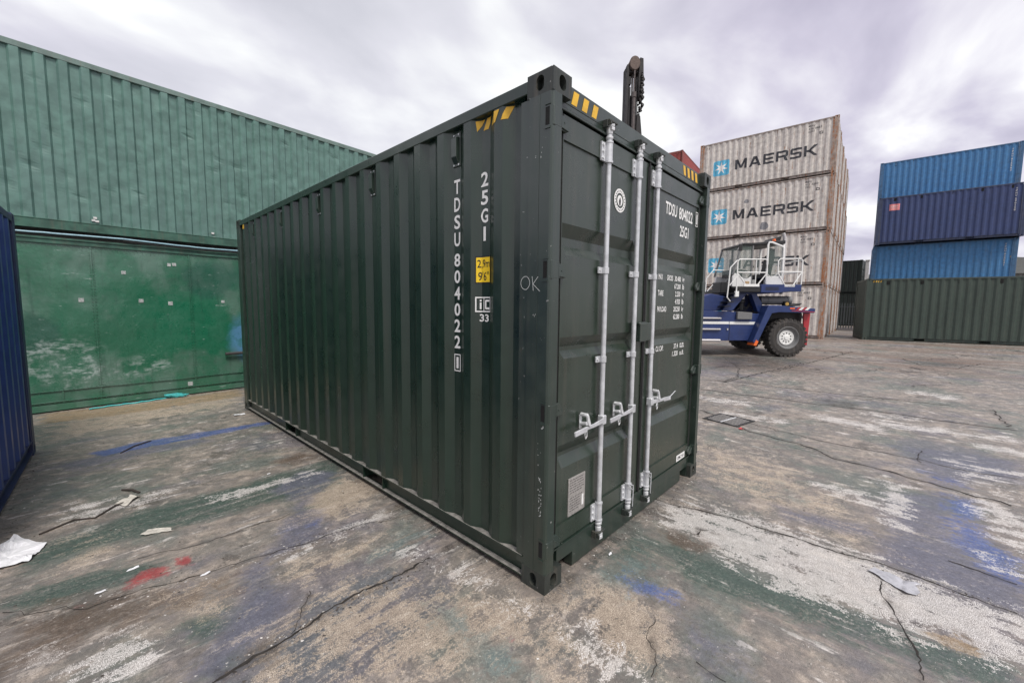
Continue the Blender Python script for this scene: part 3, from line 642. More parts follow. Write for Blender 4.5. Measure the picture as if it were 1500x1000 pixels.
# ------------------------------------------------------------------ the green container in the middle
BO = .02
def hero():
    Ln, H = 6.058, 2.896
    m = dict(side=mG, post=mGs, rail=mG, frame=mGs, cast=mGc, roof=mG, door=mGd)
    root = empty('shipping_container', (0, 0, 0), 0, 'dark green container with galvanised door bars standing alone in the middle of the yard', 'container')
    frame_parts(root, Ln, H, m, True)
    pts = corr(.2275, Ln-.200, .3705)
    for fx in (0, 1):
        me = corr_sheet(pts, .162, H-.080, axis='x', at=W if fx else 0, sgn=-1 if fx else 1, flip=bool(fx)); me.name = 'side_wall'; link('side_wall', me, mG, root)
    end_wall(root, Ln, H, m)
    ds = doors(root, H, m)
    br = [p[0] for p in pts]
    def F(dy=.0025, dz=0):
        return lambda y, z: (interp(pts, -y)-dy, -y, z)
    nb = [-b for b in br]
    # white weld beads along the inner edges of some corrugations are left to the light
    # side writing; across = -y so that it reads from the left
    f = Flat2D().stack('TDSU', -.825, 2.492, .062, .092, .023).stack('804022', -.825, 2.008, .062, .088, .023)
    f.frame(-.858, 1.205, -.792, 1.325, .007).text('1', -.836, 1.225, .022, .08, .02); f.lay('serial_lettering', mWht, root, F(), nb)
    Flat2D().stack('25G1', -.555, 2.487, .062, .088, .023).lay('type_lettering', mWht, root, F(), nb)
    Flat2D().rect(-.622, 1.800, -.492, 1.972).lay('height_label', mInk, root, F(.002), nb)
    Flat2D().rect(-.614, 1.808, -.500, 1.964).lay('height_label', mYel2, root, F(.0035), nb)
    Flat2D().text('2,9m', -.606, 1.892, .100, .058, .006).text("9'6''", -.600, 1.818, .086, .056, .006).lay('height_lettering', mInk, root, F(.005), nb)
    f = Flat2D().frame(-.620, 1.618, -.493, 1.715, .008).rect(-.562, 1.626, -.556, 1.707).rect(-.592, 1.637, -.581, 1.679).rect(-.592, 1.686, -.581, 1.697)
    f.poly([(-.508, 1.636), (-.543, 1.636), (-.549, 1.644), (-.549, 1.689), (-.543, 1.697), (-.508, 1.697), (-.508, 1.685), (-.536, 1.685), (-.536, 1.648), (-.508, 1.648)])
    f.text('33', -.592, 1.557, .078, .048, BO); f.lay('stacking_mark', mWht, root, F(.0025), nb)
    # yellow-black warning stripes under the top rail
    def side_stripes(y0, dirn, n, name='warning_stripe'):
        for i in range(n):
            g = Flat2D()
            a = y0+dirn*.092*i
            g.poly([(-(a), 2.735), (-(a-dirn*.045), 2.735), (-(a-dirn*.080), 2.800), (-(a-dirn*.035), 2.800)])
            g.lay(name, mYel, root, F(.0022), nb)
    side_stripes(.385, 1, 3); Flat2D().poly([(-.62, 2.798), (-.555, 2.798), (-.61, 2.735)]).lay('warning_stripe', mYel, root, F(.0022), nb)
    Flat2D().rect(-5.74, 2.74, -5.66, 2.80).lay('warning_stripe', mYel, root, F(.0022), nb)
    # chalked OK
    def chalk(pl):
        for a, b in zip(pl, pl[1:]):
            d = Vector((b[0]-a[0], b[1]-a[1])); nn = Vector((-d.y, d.x)).normalized()*.0016
            yield [(a[0]-nn.x, a[1]-nn.y), (b[0]-nn.x, b[1]-nn.y), (b[0]+nn.x, b[1]+nn.y), (a[0]+nn.x, a[1]+nn.y)]
    g = Flat2D(); ring = [(-.178+.036*math.cos(t), 1.79+.037*math.sin(t)) for t in [2*math.pi*i/22-.6 for i in range(23)]]
    for pl in (ring, [(-.125, 1.825), (-.115, 1.745)], [(-.082, 1.822), (-.118, 1.782), (-.068, 1.742)]):
        for q in chalk(pl): g.poly(q)
    g.lay('chalk_mark', mChalk, root, lambda y, z: ((-.0012 if -y < .165 else .0045), -y, z), [-.165])
    # scrapes on the post
    g = Flat2D(); rr = random.Random(3)
    for cy, cz, n_, sp in ((.045, .62, 16, .03), (.045, .50, 12, BO), (.06, .82, 5, .03), (.07, 2.49, 3, BO), (.115, 2.47, 2, .01), (.035, 1.00, 5, .02), (.10, 1.62, 3, .02)):
        for _ in range(n_):
            a, b = cy+rr.uniform(-sp, sp)*.5, cz+rr.uniform(-sp, sp)*2.2; q = rr.uniform(.0015, .005); l_ = rr.uniform(.002, .016)
            g.poly([(-a, b), (-a+q, b+l_*.3), (-a+q*.6, b+l_), (-a-q*.4, b+l_*.7)])
    g.lay('scratch', mChalk, root, lambda y, z: (-.0012, -y, z))
    # vents in the inner flats
    for cy in (.825, 1.939, 3.053, 4.167, 5.28):
        b = MB(); x = .040
        b.box(x-.008, cy-.038, 2.575, x, cy+.038, 2.785); b.prism([(x-.008, 2.76), (x-.034, 2.75), (x-.034, 2.63), (x-.008, 2.59)], cy-.026, cy+.026, 'y')
        v = b.build('vent', mGs, root, bev=.002)
        Q = MB()
        for dy in (-.026, .026):
            for z in (2.585, 2.775): Q.lathe([(0, -.0115), (.006, -.0115), (.006, -.008)], (x, cy+dy*.9, z), 'x', 8)
        Q.build('rivet', mGalv2, v)
    # weathered underside seal along the rail: pale sealant bead seen on the ledge
    # ---------------- door end
    def D(dy=.0025, y=.052): return lambda x, z: (x, y-dy, z)
    f = Flat2D().text('TDSU', 1.562, 2.418, .235, .100, BO).text('804022', 1.842, 2.418, .315, .100, BO).frame(2.205, 2.405, 2.262, 2.535, .006).text('1', 2.226, 2.425, .02, .09, BO)
    f.text('25G1', 1.875, 2.275, .200, .095, BO)
    f.lay('serial_lettering', mWht, ds[1], lambda x, z: (x, .0505 if x < 2.2 else .0395, z))
    f = Flat2D()
    rows = [('MAX', 'GROSS', '30.480', 'kg'), ('', '', '67.200', 'lb'), ('TARE', '', '2.230', 'kg'), ('', '', '4.920', 'lb'), ('PAYLOAD', '', '28.250', 'kg'), ('', '', '62.280', 'lb')]
    for i, (a, b, c, d) in enumerate(rows):
        z = 1.885-i*.0655; hh = .045
        if a: f.text(a, 1.478, z, .024*len(a)+.01, hh, BO)
        if b: f.text(b, 1.645, z, .125, hh, BO)
        w_ = .025*len(c)-.012; f.text(c, 1.945-w_, z, w_, hh, BO); f.text(d, 1.985, z-(.008 if 'g' in d else 0), .042, hh+(.008 if 'g' in d else 0), BO)
    for i, (a, c, d) in enumerate((('CU. CAP.', '37.4', 'cu.m.'), ('', '1.320', 'cu.ft.'))):
        z = 1.296-i*.066; hh = .045
        if a: f.text(a, 1.478, z, .15, hh, BO)
        w_ = .027*len(c)-.012; f.text(c, 1.945-w_, z, w_, hh, BO); f.text(d, 1.985, z, .10, hh, BO)
    f.lay('weight_table', mWht, ds[1], D())
    # round approval seal
    f = Flat2D().ring(.815, 2.376, .050, .078).ring(.815, 2.376, 0.0, .036); f.lay('round_emblem', mWht, ds[0], D())
    g = Flat2D()
    for i in range(20):
        a = 2*math.pi*i/20; cx, cz = .815+.063*math.cos(a), 2.376+.063*math.sin(a); s = .0045; ca, sa = math.cos(a), math.sin(a)
        g.poly([(cx-s*ca-s*.8*sa, cz-s*sa+s*.8*ca), (cx+s*ca-s*.8*sa, cz+s*sa+s*.8*ca), (cx+s*ca+s*.8*sa, cz+s*sa-s*.8*ca), (cx-s*ca+s*.8*sa, cz-s*sa-s*.8*ca)])
    g.poly([(.808, 2.345), (.822, 2.345), (.827, 2.375), (.818, 2.398), (.806, 2.385), (.801, 2.37)]); g.lay('round_emblem', mInkW, ds[0], D(.004))
    # data plate
    MB().box(.285, .046, .345, .470, .0535, .590).build('data_plate', mPlate, ds[0], bev=.001)
    g = Flat2D(); rr = random.Random(5)
    for i in range(13):
        z = .572-i*.0165; x = .298
        if i in (6,): continue
        while x < .455:
            l_ = rr.uniform(.008, .03)
            if x+l_ < (.455 if i < 8 else .425): g.rect(x, z, x+l_, z+.006)
            x += l_+.006
    g.lay('plate_lettering', flat('plate_ink', (.12, .11, .11), .6), ds[0], lambda x, z: (x, .0450, z))
    Flat2D().rect(.432, .375, .452, .448).lay('serial_sticker', mWht, ds[0], lambda x, z: (x, .0447, z))
    Flat2D().rect(2.005, .222, 2.205, .282).lay('makers_sticker', mWht, ds[1], lambda x, z: (x, .0395, z))
    Flat2D().text('CIMC', 2.03, .238, .085, .028, .02).text('2022', 2.125, .240, .06, .022, .0).lay('sticker_lettering', mInkW, ds[1], lambda x, z: (x, .0380, z))
    # header stripes
    for i in range(3):
        a = .215+.104*i; Flat2D().poly([(a, 2.790), (a+.052, 2.790), (a+.076, 2.866), (a+.024, 2.866)]).lay('warning_stripe', mYel, root, lambda x, z: (x, .0385, z))
    for i in range(4):
        a = 1.855+.092*i; Flat2D().poly([(a+.024, 2.790), (a+.072, 2.790), (a+.048, 2.866), (a, 2.866)]).lay('warning_stripe', mYel, root, lambda x, z: (x, .0385, z))
        a += .048
        if i < 3: Flat2D().poly([(a+.024, 2.790), (a+.066, 2.790), (a+.042, 2.866), (a+.000, 2.866)]).lay('warning_stripe', mInk, root, lambda x, z: (x, .0385, z))
    # hinges
    for fx in (0, 1):
        s = (lambda x: W-x) if fx else (lambda x: x)
        def bx(b, x0, y0, z0, x1, y1, z1): b.box(min(s(x0), s(x1)), y0, z0, max(s(x0), s(x1)), y1, z1)
        for z in (2.655, 1.858, 1.062, .262):
            b = MB(); bx(b, .020, -.001, z-.046, .074, .012, z+.046); b.prism([(s(.074), z-.045), (s(.085), z-.045), (s(.085), z+.045), (s(.074), z+.045)], .0, .045, 'y')
            q = [(s(.085), z-.040), (s(.165), z-.040), (s(.180), z-.024), (s(.180), z-.002), (s(.140), z+.040), (s(.085), z+.040)]; b.prism(q, .026, .0415, 'y')
            q = [(s(.10), z-.03), (s(.17), z-.036), (s(.17), z-.024), (s(.10), z+.024)]; b.prism(q, .018, .026, 'y')
            b.tube([(s(.016), .006, z-.05), (s(.016), .006, z+.05)], .011, 8)
            h = b.build('hinge', mGs, root, bev=.002)
            c = MB(); c.box(min(s(-.0012), s(.010)), .022, z-.045, max(s(-.0012), s(.010)), .048, z+.045); c.build('hinge_slot', mHole, h)
            c = MB(); bx(c, .002, .014, z-.064, -.005, .052, z-.056); bx(c, .002, .014, z+.056, -.005, .052, z+.062); c.build('hinge_lug', mGs, h)
            for qz in (.0,):
                MB().lathe([(0, -.003), (.004, -.003), (.005, 0)], (s(.13), .018, z), 'y', 8).build('rivet', mGs, h)
    # locking bars
    for i, (x, sg) in enumerate(((.602, -1), (1.020, -1), (1.328, 1))):
        y = .018; b = MB(); b.tube([(x, y, .13), (x, y, 2.78)], .0168, 14); bar = b.build('locking_bar', mGalv, root, smooth=True)
        # end cams with keepers
        for z, u in ((2.785, 1), (.125, -1)):
            c = MB(); c.tube([(x, y, z-u*.085), (x, y, z-u*.078), (x, y, z-u*.065)], [.017, .024, .024], 12); c.tube([(x, y, z-u*.05), (x, y, z)], .021, 10)
            c.prism([(x-.036, y-.012), (x+.010, y-.030), (x+.036, y-.012), (x+.030, y+.004), (x-.030, y+.004)], z-.006, z+.010)
            c.prism([(x-.020, y-.026), (x+.014, y-.030), (x+.020, y-.010), (x-.014, y-.010)], z-.032, z-.010); c.build('cam', mGalv2, bar, bev=.002)
            kp = MB(); kp.box(x-.050, .004, z-.020, x-.034, .0395, z+.026); kp.box(x+.034, .004, z-.020, x+.050, .0395, z+.026); kp.box(x-.048, -.012, z+.012, x+.048, .012, z+.024); kp.box(x-.048, -.020, z-.012, x-.036, .004, z+.012)
            kp.build('keeper', mGc, root, bev=.002)
        for z0, z1 in ((2.560, 2.690), (.215, .345)):
            c = MB(); c.tube([(x, y, z0), (x, y, z0+.012), (x, y, z0+.013), (x, y, z1-.012), (x, y, z1-.010), (x, y, z1)], [.027, .027, .023, .023, .026, .026], 12)
            c.box(x-.068, .030, z0+.008, x+.02, .041, z1-.008)
            br_ = c.build('bar_bracket', mGalv, bar, smooth=True)
            for dz in (.025, .065, .105):
                MB().lathe([(0, -.008), (.008, -.008), (.009, 0)], (x-.052, .030, z0+dz), 'y', 8).build('bolt', mGalv2, br_)
        for z in (1.892, 1.318):
            c = MB(); c.box(x-.062, .030, z-.020, x+.045, .041, z+.020); c.tube([(x, y, z-.020), (x, y, z+.020)], .0225, 12); br_ = c.build('bar_guide', mGalv, bar, bev=.0015)
            MB().lathe([(0, -.006), (.007, -.006), (.007, 0)], (x-.048, .030, z), 'y', 8).build('bolt', mGalv2, br_)
        # handle, hub and catch
        z = .915; c = MB(); c.box(min(x-.022, x-.022+.0), -.010, z-.030, x+.022, .034, z+.030)
        hub = c.build('handle_hub', mGalv, bar, bev=.004)
        X = lambda t: x+sg*t
        c = MB(); c.prism([(X(.018), z+.016), (X(.018), z-.016), (X(.13), z-.022), (X(.20), z-.022), (X(.345), z-.028), (X(.347), z-.010), (X(.21), z-.001), (X(.13), z+.003)], -.012, -.004, 'y')
        c.prism([(X(.215), z-.030), (X(.345), z-.036), (X(.345), z-.006), (X(.215), z+.002)], -.016, -.004, 'y'); c.build('handle', mGalv, bar, bev=.002)
        cx = X(.215) if sg < 0 else X(.095)
        c = MB(); c.tube([(cx, .040, z+.012), (cx, -.010, z+.02)], .012, 8); c.box(cx-.012, .036, z-.02, cx+.012, .0415, z+.07)
        c.prism([(cx-.012, z+.075), (cx+.010, z+.072), (cx+.035, z+.010), (cx+.030, z-.004), (cx+.012, z+.006)], -.018, -.006, 'y'); c.tube([(cx, -.013, z+.072), (cx, .036, z+.072)], .013, 8)
        c.tube([(cx-.004, -.006, z-.02), (cx-.020, -.008, z-.045), (cx-.010, -.008, z-.075), (cx+.006, -.008, z-.06), (cx+.004, -.006, z-.025)], .0035, 6)
        c.build('handle_catch', mGalv2, bar, bev=.0015)
        if i:   # seal wires looped over the lower brackets
            MB().tube([(x-.045, .004, .362), (x-.030, -.012, .335), (x+.005, -.014, .300), (x+.028, -.010, .290), (x+.024, -.012, .25), (x+.020, -.012, .19), (x+.026, -.010, .16)], .0032, 6).tube([(x-.045, .004, .362), (x-.01, -.008, .34), (x+.03, -.008, .325), (x+.028, -.010, .29)], .0032, 6).build('seal_wire', mGalv, bar, smooth=True)
        if sg > 0: MB().tube([(X(.34), -.004, z-.018), (X(.50), .010, z+.012)], .004, 6).build('pin', mGalv, bar, smooth=True)
    # steel lock box across the door seam
    MB().box(1.085, -.004, 1.405, 1.195, .0415, 1.540).box(1.195, .012, 1.405, 1.30, .0415, 1.540).box(1.075, -.002, 1.530, 1.20, .04, 1.548).build('lock_box', mGs, root, bev=.004)
    # thin rubber seals between door and posts
    MB().box(.110, .046, .21, .150, .06, 2.72).box(2.288, .046, .21, 2.328, .06, 2.72).box(.15, .05, 2.7165, 2.288, .075, 2.7235).build('door_seal', mBlack, root)
    # data-cleaning square on the far bottom casting etc. are too small to see
    return root
hero()
# ------------------------------------------------------------------ the other containers
rusty = paint('rusty_grey_paint', (.56, .525, .485), .62, .14, rust=.62, rustcol=(.20, .085, .035), dirt=.5, dirtcol=(.24, .19, .16), bump=.3, wave=.1)
rustpost = paint('rusty_post', (.34, .28, .24), .7, .2, rust=1.0, rustcol=(.22, .085, .032), dirt=.6, dirtcol=(.20, .10, .05), bump=.6)
rustrail = paint('rusty_rail', (.30, .26, .235), .7, .2, rust=.75, rustcol=(.14, .06, .03), dirt=.6, dirtcol=(.15, .10, .07), bump=.5)
mLogoBlue = flat('worn_light_blue', (.10, .42, .62), .6, var=.15, scale=6)
mLogoInk = flat('worn_dark_lettering', (.032, .034, .042), .65, var=.4, scale=9)
mStar = flat('worn_star_white', (.82, .80, .78), .6, var=.12)
mGrime = flat('patch_grey', (.22, .22, .235), .7, var=.2, scale=8)
rustdoor = paint('rusty_door_paint', (.50, .475, .46), .62, .14, rust=.30, rustcol=(.18, .08, .04), dirt=.5, dirtcol=(.22, .19, .17), bump=.3, wave=.1)
GM = dict(side=rusty, post=rustpost, rail=rustrail, frame=rustdoor, cast=rustpost, roof=rusty, door=rustdoor, bar=rustdoor)
pr = dict(pitch=.2785, outer=.07, slope=.0685, din=.036, dout=.004)
_, GP = container('x', (0, 0, 0), 0, None, GM)
proto_grey = _; proto_grey.name = 'shipping_container_base'
def logo_side(root, num, pts, marks=()):
    br = [-p[0] for p in pts]
    fn = lambda off: (lambda y, z: (interp(pts, -y)-off, -y, z))
    # star panel (left end), then the word, dark squared capitals
    c0, z0 = -4.945, 1.185; h = .395
    Flat2D().poly([(c0-h+.06, z0-h), (c0+h-.06, z0-h), (c0+h, z0-h+.06), (c0+h, z0+h-.06), (c0+h-.06, z0+h), (c0-h+.06, z0+h), (c0-h, z0+h-.06), (c0-h, z0-h+.06)]).lay('emblem_panel', mLogoBlue, root, fn(.004), br)
    n = 7; st = Flat2D()
    for i in range(n):
        a = 2*math.pi*i/n+math.pi/2; b0, b1 = a-math.pi/n, a+math.pi/n
        st.poly([(c0, z0), (c0+.125*math.cos(b0), z0+.125*math.sin(b0)), (c0+.35*math.cos(a), z0+.35*math.sin(a)), (c0+.125*math.cos(b1), z0+.125*math.sin(b1))])
    st.lay('emblem_star', mStar, root, fn(.008), br)
    wd = Flat2D(); x = -4.27; lw, gap = .50, .095; hh = .50
    for ch in 'MAERSK':
        w_ = lw*(1.1 if ch in 'MA' else (.92 if ch in 'ES' else 1))
        for pl in LOGO[ch]: wd.poly([(x+a*w_, .965+b*hh) for a, b in pl])
        x += w_+gap
    wd.lay('name_lettering', mLogoInk, root, fn(.004), br)
    nl = Flat2D()
    a, b, c = num
    nl.text(a, -1.16, 2.315, .26, .085, .01).text(b, -1.16, 2.185, .52, .085, .01).text(c, -1.16, 2.06, .24, .085, .01)
    nl.frame(-.72, 1.90, -.58, 2.02, .03); nl.lay('number_lettering', mInkW, root, fn(.004), br)
    for (u0, v0, u1, v1) in marks:
        cx, cy, rx, ry = (u0+u1)/2, (v0+v1)/2, (u1-u0)/2, (v1-v0)/2
        Flat2D().poly([(-cx+rx*math.cos(t)*(1+.15*math.sin(3*t+u0)), cy+ry*math.sin(t)*(1+.15*math.cos(2*t))) for t in [2*math.pi*i/16 for i in range(16)]]).lay('repair_patch', mGrime, root, fn(.0035), br)
    for cy in (.45, 5.62):
        MB().box(.022, cy-.04, 2.30, .040, cy+.04, 2.40).build('vent', rustrail, root)
MQ = Vector((22.903, 1.163)); MA = .052
def at_m(k, lv, dy=0):
    c = MQ+Vector((math.cos(MA), math.sin(MA)))*2.475*k
    return (c.x, c.y+dy, ground_z(c.x)+2.6005*lv)
words = ['bottom', 'second lowest', 'third from the ground', 'topmost']
G1 = 'weathered grey containers stacked four high behind the loader'
nums = [('MSKU', '372 4297', '22G1'), ('MSKU', '433 0582', '22G1'), ('MSKU', '411 2260', '22G1'), ('MSKU', '426 0863', '22G1')]
labs = ['rust-streaked grey container at the foot of the front stack, mostly hidden behind the blue loader',
        'rust-streaked grey container with dark lettering and blue star panel seen through the loader cab',
        'rust-streaked grey container with round dark repair patch below its lettering, second from the top',
        'topmost rust-streaked grey container of the lettered front stack, its top edge against the sky']
mk = [[], [], [(3.55, 1.72, 3.75, 1.95), (2.6, .25, 2.98, .7)], []]
for lv in range(4):
    r = proto_grey if lv == 0 else copy_tree(base_clean)
    if lv == 0: base_clean = copy_tree(proto_grey); base_clean.name = 'tmp_clean'
    r.name = 'shipping_container'; r.location = at_m(0, lv, (-.01, .015, -.02, .0)[lv]); r.rotation_euler = (0, 0, MA+(.002, -.003, .002, 0)[lv])
    tag(r, labs[lv], 'container', G1); logo_side(r, nums[lv], GP, mk[lv])
ordn = ['second', 'third', 'fourth', 'fifth']
for k in range(1, 5):
    for lv in range(4):
        r = copy_tree(base_clean); r.name = 'shipping_container'; r.location = at_m(k, lv, -.045*k-.03*((lv*7+k*3) % 3-1)); r.rotation_euler = (0, 0, MA)
        tag(r, 'weathered grey container, %s, in the %s row back from the lettered stack' % (['at ground level', 'second up', 'third up', 'on top'][lv], ordn[k-1]), 'container', G1)
def drop(o):
    for c in list(o.children): drop(c)
    bpy.data.objects.remove(o)
drop(base_clean)

def side_text(root, pts, cols, mat=mWhtW):
    br = [-p[0] for p in pts]
    for (txt, yc, zt, hh) in cols:
        Flat2D().stack(txt, -yc, zt, hh*.62, hh, hh*.28).lay('serial_lettering', mat, root, lambda y, z: (interp(pts, -y)-.004, -y, z), br)
def vents(root, mat, ys, z, n=None):
    for cy in ys: MB().box(.012, cy-.06, z-.11, .040, cy+.06, z+.04).build('vent', mat, root, bev=.01)

# dark green container on the right, the stack of blue ones behind it
gR = paint('mid_green_paint', (.036, .054, .043), .5, .08, dirt=.25, dirtcol=(.10, .10, .08), bump=.2, wave=.08)
gRf = paint('mid_green_frame', (.036, .052, .043), .55, .1, dirt=.3, bump=.2)
mm = dict(side=gR, post=gR, rail=gRf, frame=gRf, cast=gRf, roof=gR, door=gR)
a = -1.362; q = Vector((24.055, -.227)); o = q+6.058*Vector((math.cos(a), math.sin(a)))
r, pts = container('shipping_container', (o.x, o.y, .2), a+math.pi-math.pi/2, 'green ribbed container standing on the ground below the blue stack on the right', mm, H=2.896, doorend=False)
g = Flat2D()
for i in range(4): yy = 5.83-i*.085; g.poly([(-yy, 2.72), (-yy+.04, 2.72), (-yy+.07, 2.79), (-yy+.03, 2.79)])
g.lay('warning_stripe', mYel, r, lambda y, z: (interp(pts, -y)-.004, -y, z), [-p[0] for p in pts]); vents(r, mHole, (5.28, 4.12, 2.92, 1.70, .6), 2.72)

bl1 = paint('faded_blue_paint', (.040, .165, .36), .5, .1, dirt=.3, dirtcol=(.12, .17, .22), bump=.2, wave=.08, fade=(.06, .19, .37))
bl2 = paint('navy_paint', (.028, .048, .135), .48, .1, dirt=.3, dirtcol=(.06, .07, .12), bump=.2, wave=.08, fade=(.04, .06, .16))
bl1f = paint('blue_frame', (.045, .12, .23), .55, .15, rust=.1, dirt=.3, bump=.3)
bl2f = paint('navy_frame', (.035, .05, .10), .55, .15, rust=.1, dirt=.4, bump=.3)
def far(qx, qy, a, z, H, side, fr, label, group, name='shipping_container'):
    o = Vector((qx, qy))+6.058*Vector((math.cos(a), math.sin(a)))
    return container(name, (o.x, o.y, z), a+math.pi/2, label, dict(side=side, post=fr, rail=fr, frame=fr, cast=fr, roof=side, door=side), H=H, group=group, doorend=False)
G2 = 'blue containers stacked on the right'
far(33.25, -.02, -1.502, .2, 2.896, gR, gRf, 'green container hidden at the foot of the blue stack on the right', None)
r, pts = far(33.7, .03, -1.502, 3.10, 2.591, bl1, bl1f, 'faded light blue container just above the green one, below the navy one', G2)
side_text(r, pts, [('TPHU 823041', .46, 2.30, .095), ('22G1', .16, 2.30, .09)]); vents(r, bl1f, (5.3, 3.0), 2.42)
Flat2D().ring(-.16, 1.55, 0, .09, 14).lay('round_sticker', mYel, r, lambda y, z: (interp(pts, -y)-.004, -y, z), [-p[0] for p in pts])
r, pts = far(33.25, -.06, -1.502, 5.70, 2.896, bl2, bl2f, 'navy blue container with a small pink notice, in the middle of the blue stack', G2)
side_text(r, pts, [('TPHU 690128', .44, 2.62, .095), ('45', .16, 1.5, .1)])
Flat2D().rect(-5.53, 2.06, -5.06, 2.44).lay('notice', flat('pink_notice', (.75, .25, .25), .5, var=.05), r, lambda y, z: (interp(pts, -5.2 if False else -y)-.006, -y, z), [-p[0] for p in pts])
g = Flat2D().rect(-5.47, 2.30, -5.14, 2.33).rect(-5.47, 2.24, -5.2, 2.26).rect(-5.4, 2.17, -5.14, 2.19); g.lay('notice_lettering', mWhtW, r, lambda y, z: (interp(pts, -y)-.009, -y, z), [-p[0] for p in pts])
vents(r, mHole, (5.3, 4.1, 2.9, 1.7, .6), 2.74)
r, pts = far(35.07, .076, -1.529, 8.60, 2.591, bl1, bl1f, 'faded light blue container on the very top of the blue stack at right', G2)
side_text(r, pts, [('TPHU 815562', .42, 2.25, .095), ('22G1', .10, 2.42, .09)]); vents(r, bl1f, (5.3,), 2.42)
Flat2D().ring(-.13, 1.5, 0, .09, 14).lay('round_sticker', mYel, r, lambda y, z: (interp(pts, -y)-.004, -y, z), [-p[0] for p in pts])

# red containers far behind
rd = paint('red_paint', (.26, .045, .038), .5, .12, dirt=.3, bump=.2); rdf = paint('red_frame', (.20, .05, .04), .55, .15, rust=.3, dirt=.3, bump=.3)
ra = math.radians(22)
rm_ = dict(side=rd, post=rdf, rail=rdf, frame=rdf, cast=rdf, roof=rd, door=rd)
first = None
for lv in range(5):
    if first is None:
        first, rp = container('shipping_container', (28.29, 10.45, .2), 0, None, rm_); r = first
        dz = .0
    else: r = copy_tree(first)
    rzz = math.radians(-84); r.location = (29.5-W*math.cos(rzz), 10.9-W*math.sin(rzz), .2+2.6*lv); r.name = 'shipping_container'; r.rotation_euler = (0, 0, rzz)
    tag(r, 'red container far behind the grey stacks, %s of its pile' % ['lowest', 'second', 'third', 'fourth', 'topmost'][lv], 'container', 'red containers piled beyond the loader')
# ------------------------------------------------------------------ left: navy container, two old green ones
nv = paint('left_navy_paint', (.024, .055, .20), .42, .1, rust=.12, dirt=.3, dirtcol=(.05, .06, .10), bump=.25, wave=.12, fade=(.028, .055, .19))
nvf = paint('left_navy_frame', (.020, .030, .085), .5, .2, rust=.35, rustcol=(.09, .05, .035), dirt=.4, dirtcol=(.05, .045, .045), bump=.4)
ang = math.atan2(1.84, .09); rz = ang-math.pi/2
o = Vector((-2.14, 5.50))-Matrix.Rotation(rz, 2) @ Vector((W, 2.991))
container('shipping_container', (o.x, o.y, 0), rz, 'navy blue ribbed container at the left edge of the picture, standing on the ground', dict(side=nv, post=nvf, rail=nvf, frame=nvf, cast=nvf, roof=nv, door=nv), Ln=2.991, H=2.56)

WA = .04865
def wall_mat():
    k = NB('patched_green_paint'); P = k.pos; n = k.noise(P, 1.3, 6, .6); m_ = k.noise(P, 6, 6, .65); f = k.noise(P, 40, 3)
    vs = k.noise(k.map(P, (2, 2, 1.2), (4, 0, 2)), 1.2, 4)
    c = k.mix(k.step(vs, .40, .60), (.035, .15, .088), (.10, .20, .15))
    c = k.mix(k.step(m_, .35, .7, 0, .35), c, (.055, .10, .08))
    def blob(cx, cz, rx, rz_, soft=.35, amp=1.4):
        q = k.map(P, (1/rx, .0001, 1/rz_), (-cx/rx, 0, -cz/rz_)); L_ = k.n('ShaderNodeVectorMath', operation='LENGTH'); k.l(q, L_.inputs[0])
        v = k.math('ADD', L_.outputs['Value'], k.math('MULTIPLY', k.math('SUBTRACT', n, .5), amp*2)); return k.step(v, 1-soft, 1+soft*.5, 1, 0)
    c = k.mix(k.math('MULTIPLY', blob(-1.0, 1.15, 1.0, .75), .85), c, (.010, .125, .062))
    c = k.mix(k.math('MULTIPLY', blob(-.3, 1.2, .8, .6), .8), c, (.012, .14, .072))
    c = k.mix(k.math('MULTIPLY', blob(-2.25, 1.2, .28, .25), .8), c, (.018, .09, .06))
    c = k.mix(k.math('MULTIPLY', blob(.0, 2.1, .5, .3), .6), c, (.03, .10, .075))
    c = k.mix(k.math('MULTIPLY', k.math('MULTIPLY', blob(.50, 1.05, .26, .50, .5, 1.0), k.step(m_, .3, .5, .45, 1)), .9), c, (.10, .26, .44))
    w1 = k.math('MULTIPLY', k.math('MAXIMUM', blob(-1.95, .80, .55, .26, .8, 1.2), blob(-1.45, .55, .85, .22, .8, 1.3)), k.step(m_, .42, .62))
    c = k.mix(k.math('MULTIPLY', k.math('MULTIPLY', w1, k.step(k.noise(k.map(P, (3, 3, 9), rot=(0, .2, 0)), 2.5, 8, .7), .40, .58)), .9), c, (.42, .50, .48))
    c = k.mix(k.math('MULTIPLY', k.step(k.noise(k.map(P, (9, 9, .8)), 1.6, 7, .7), .56, .68), .35), c, (.015, .06, .04))
    c = k.mix(k.math('MULTIPLY', k.step(k.noise(k.map(P, (1, 1, 5)), 4, 4, .7), .66, .70), .6), c, (.40, .48, .45))
    c = k.mix(k.step(f, .72, .74, 0, .6), c, (.02, .03, .025))
    c = k.mix(k.step(k.noise(P, 26, 4, .7), .70, .73, 0, .7), c, (.5, .55, .52))
    return k.done(c, k.step(m_, .3, .7, .22, .42), 0, k.bump(f, .1, .002, k.bump(k.noise(P, 2.2, 4), .5, .04)), .8)
wm = wall_mat(); wmf = paint('old_green_frame', (.035, .10, .072), .5, .25, rust=.2, dirt=.3, bump=.3)
org = (-2.24+9.3*math.cos(WA), 7.74+9.3*math.sin(WA))
def local(u): return 9.3-u     # distance from the right-hand end
root = empty('shipping_container', (org[0], org[1], 0), WA+math.pi/2, 'old smooth-sided green container patched in many greens, lower one at the left', 'container')
Ln, H = 12.192, 2.595
b = MB(); nx_ = 130; nz_ = 26
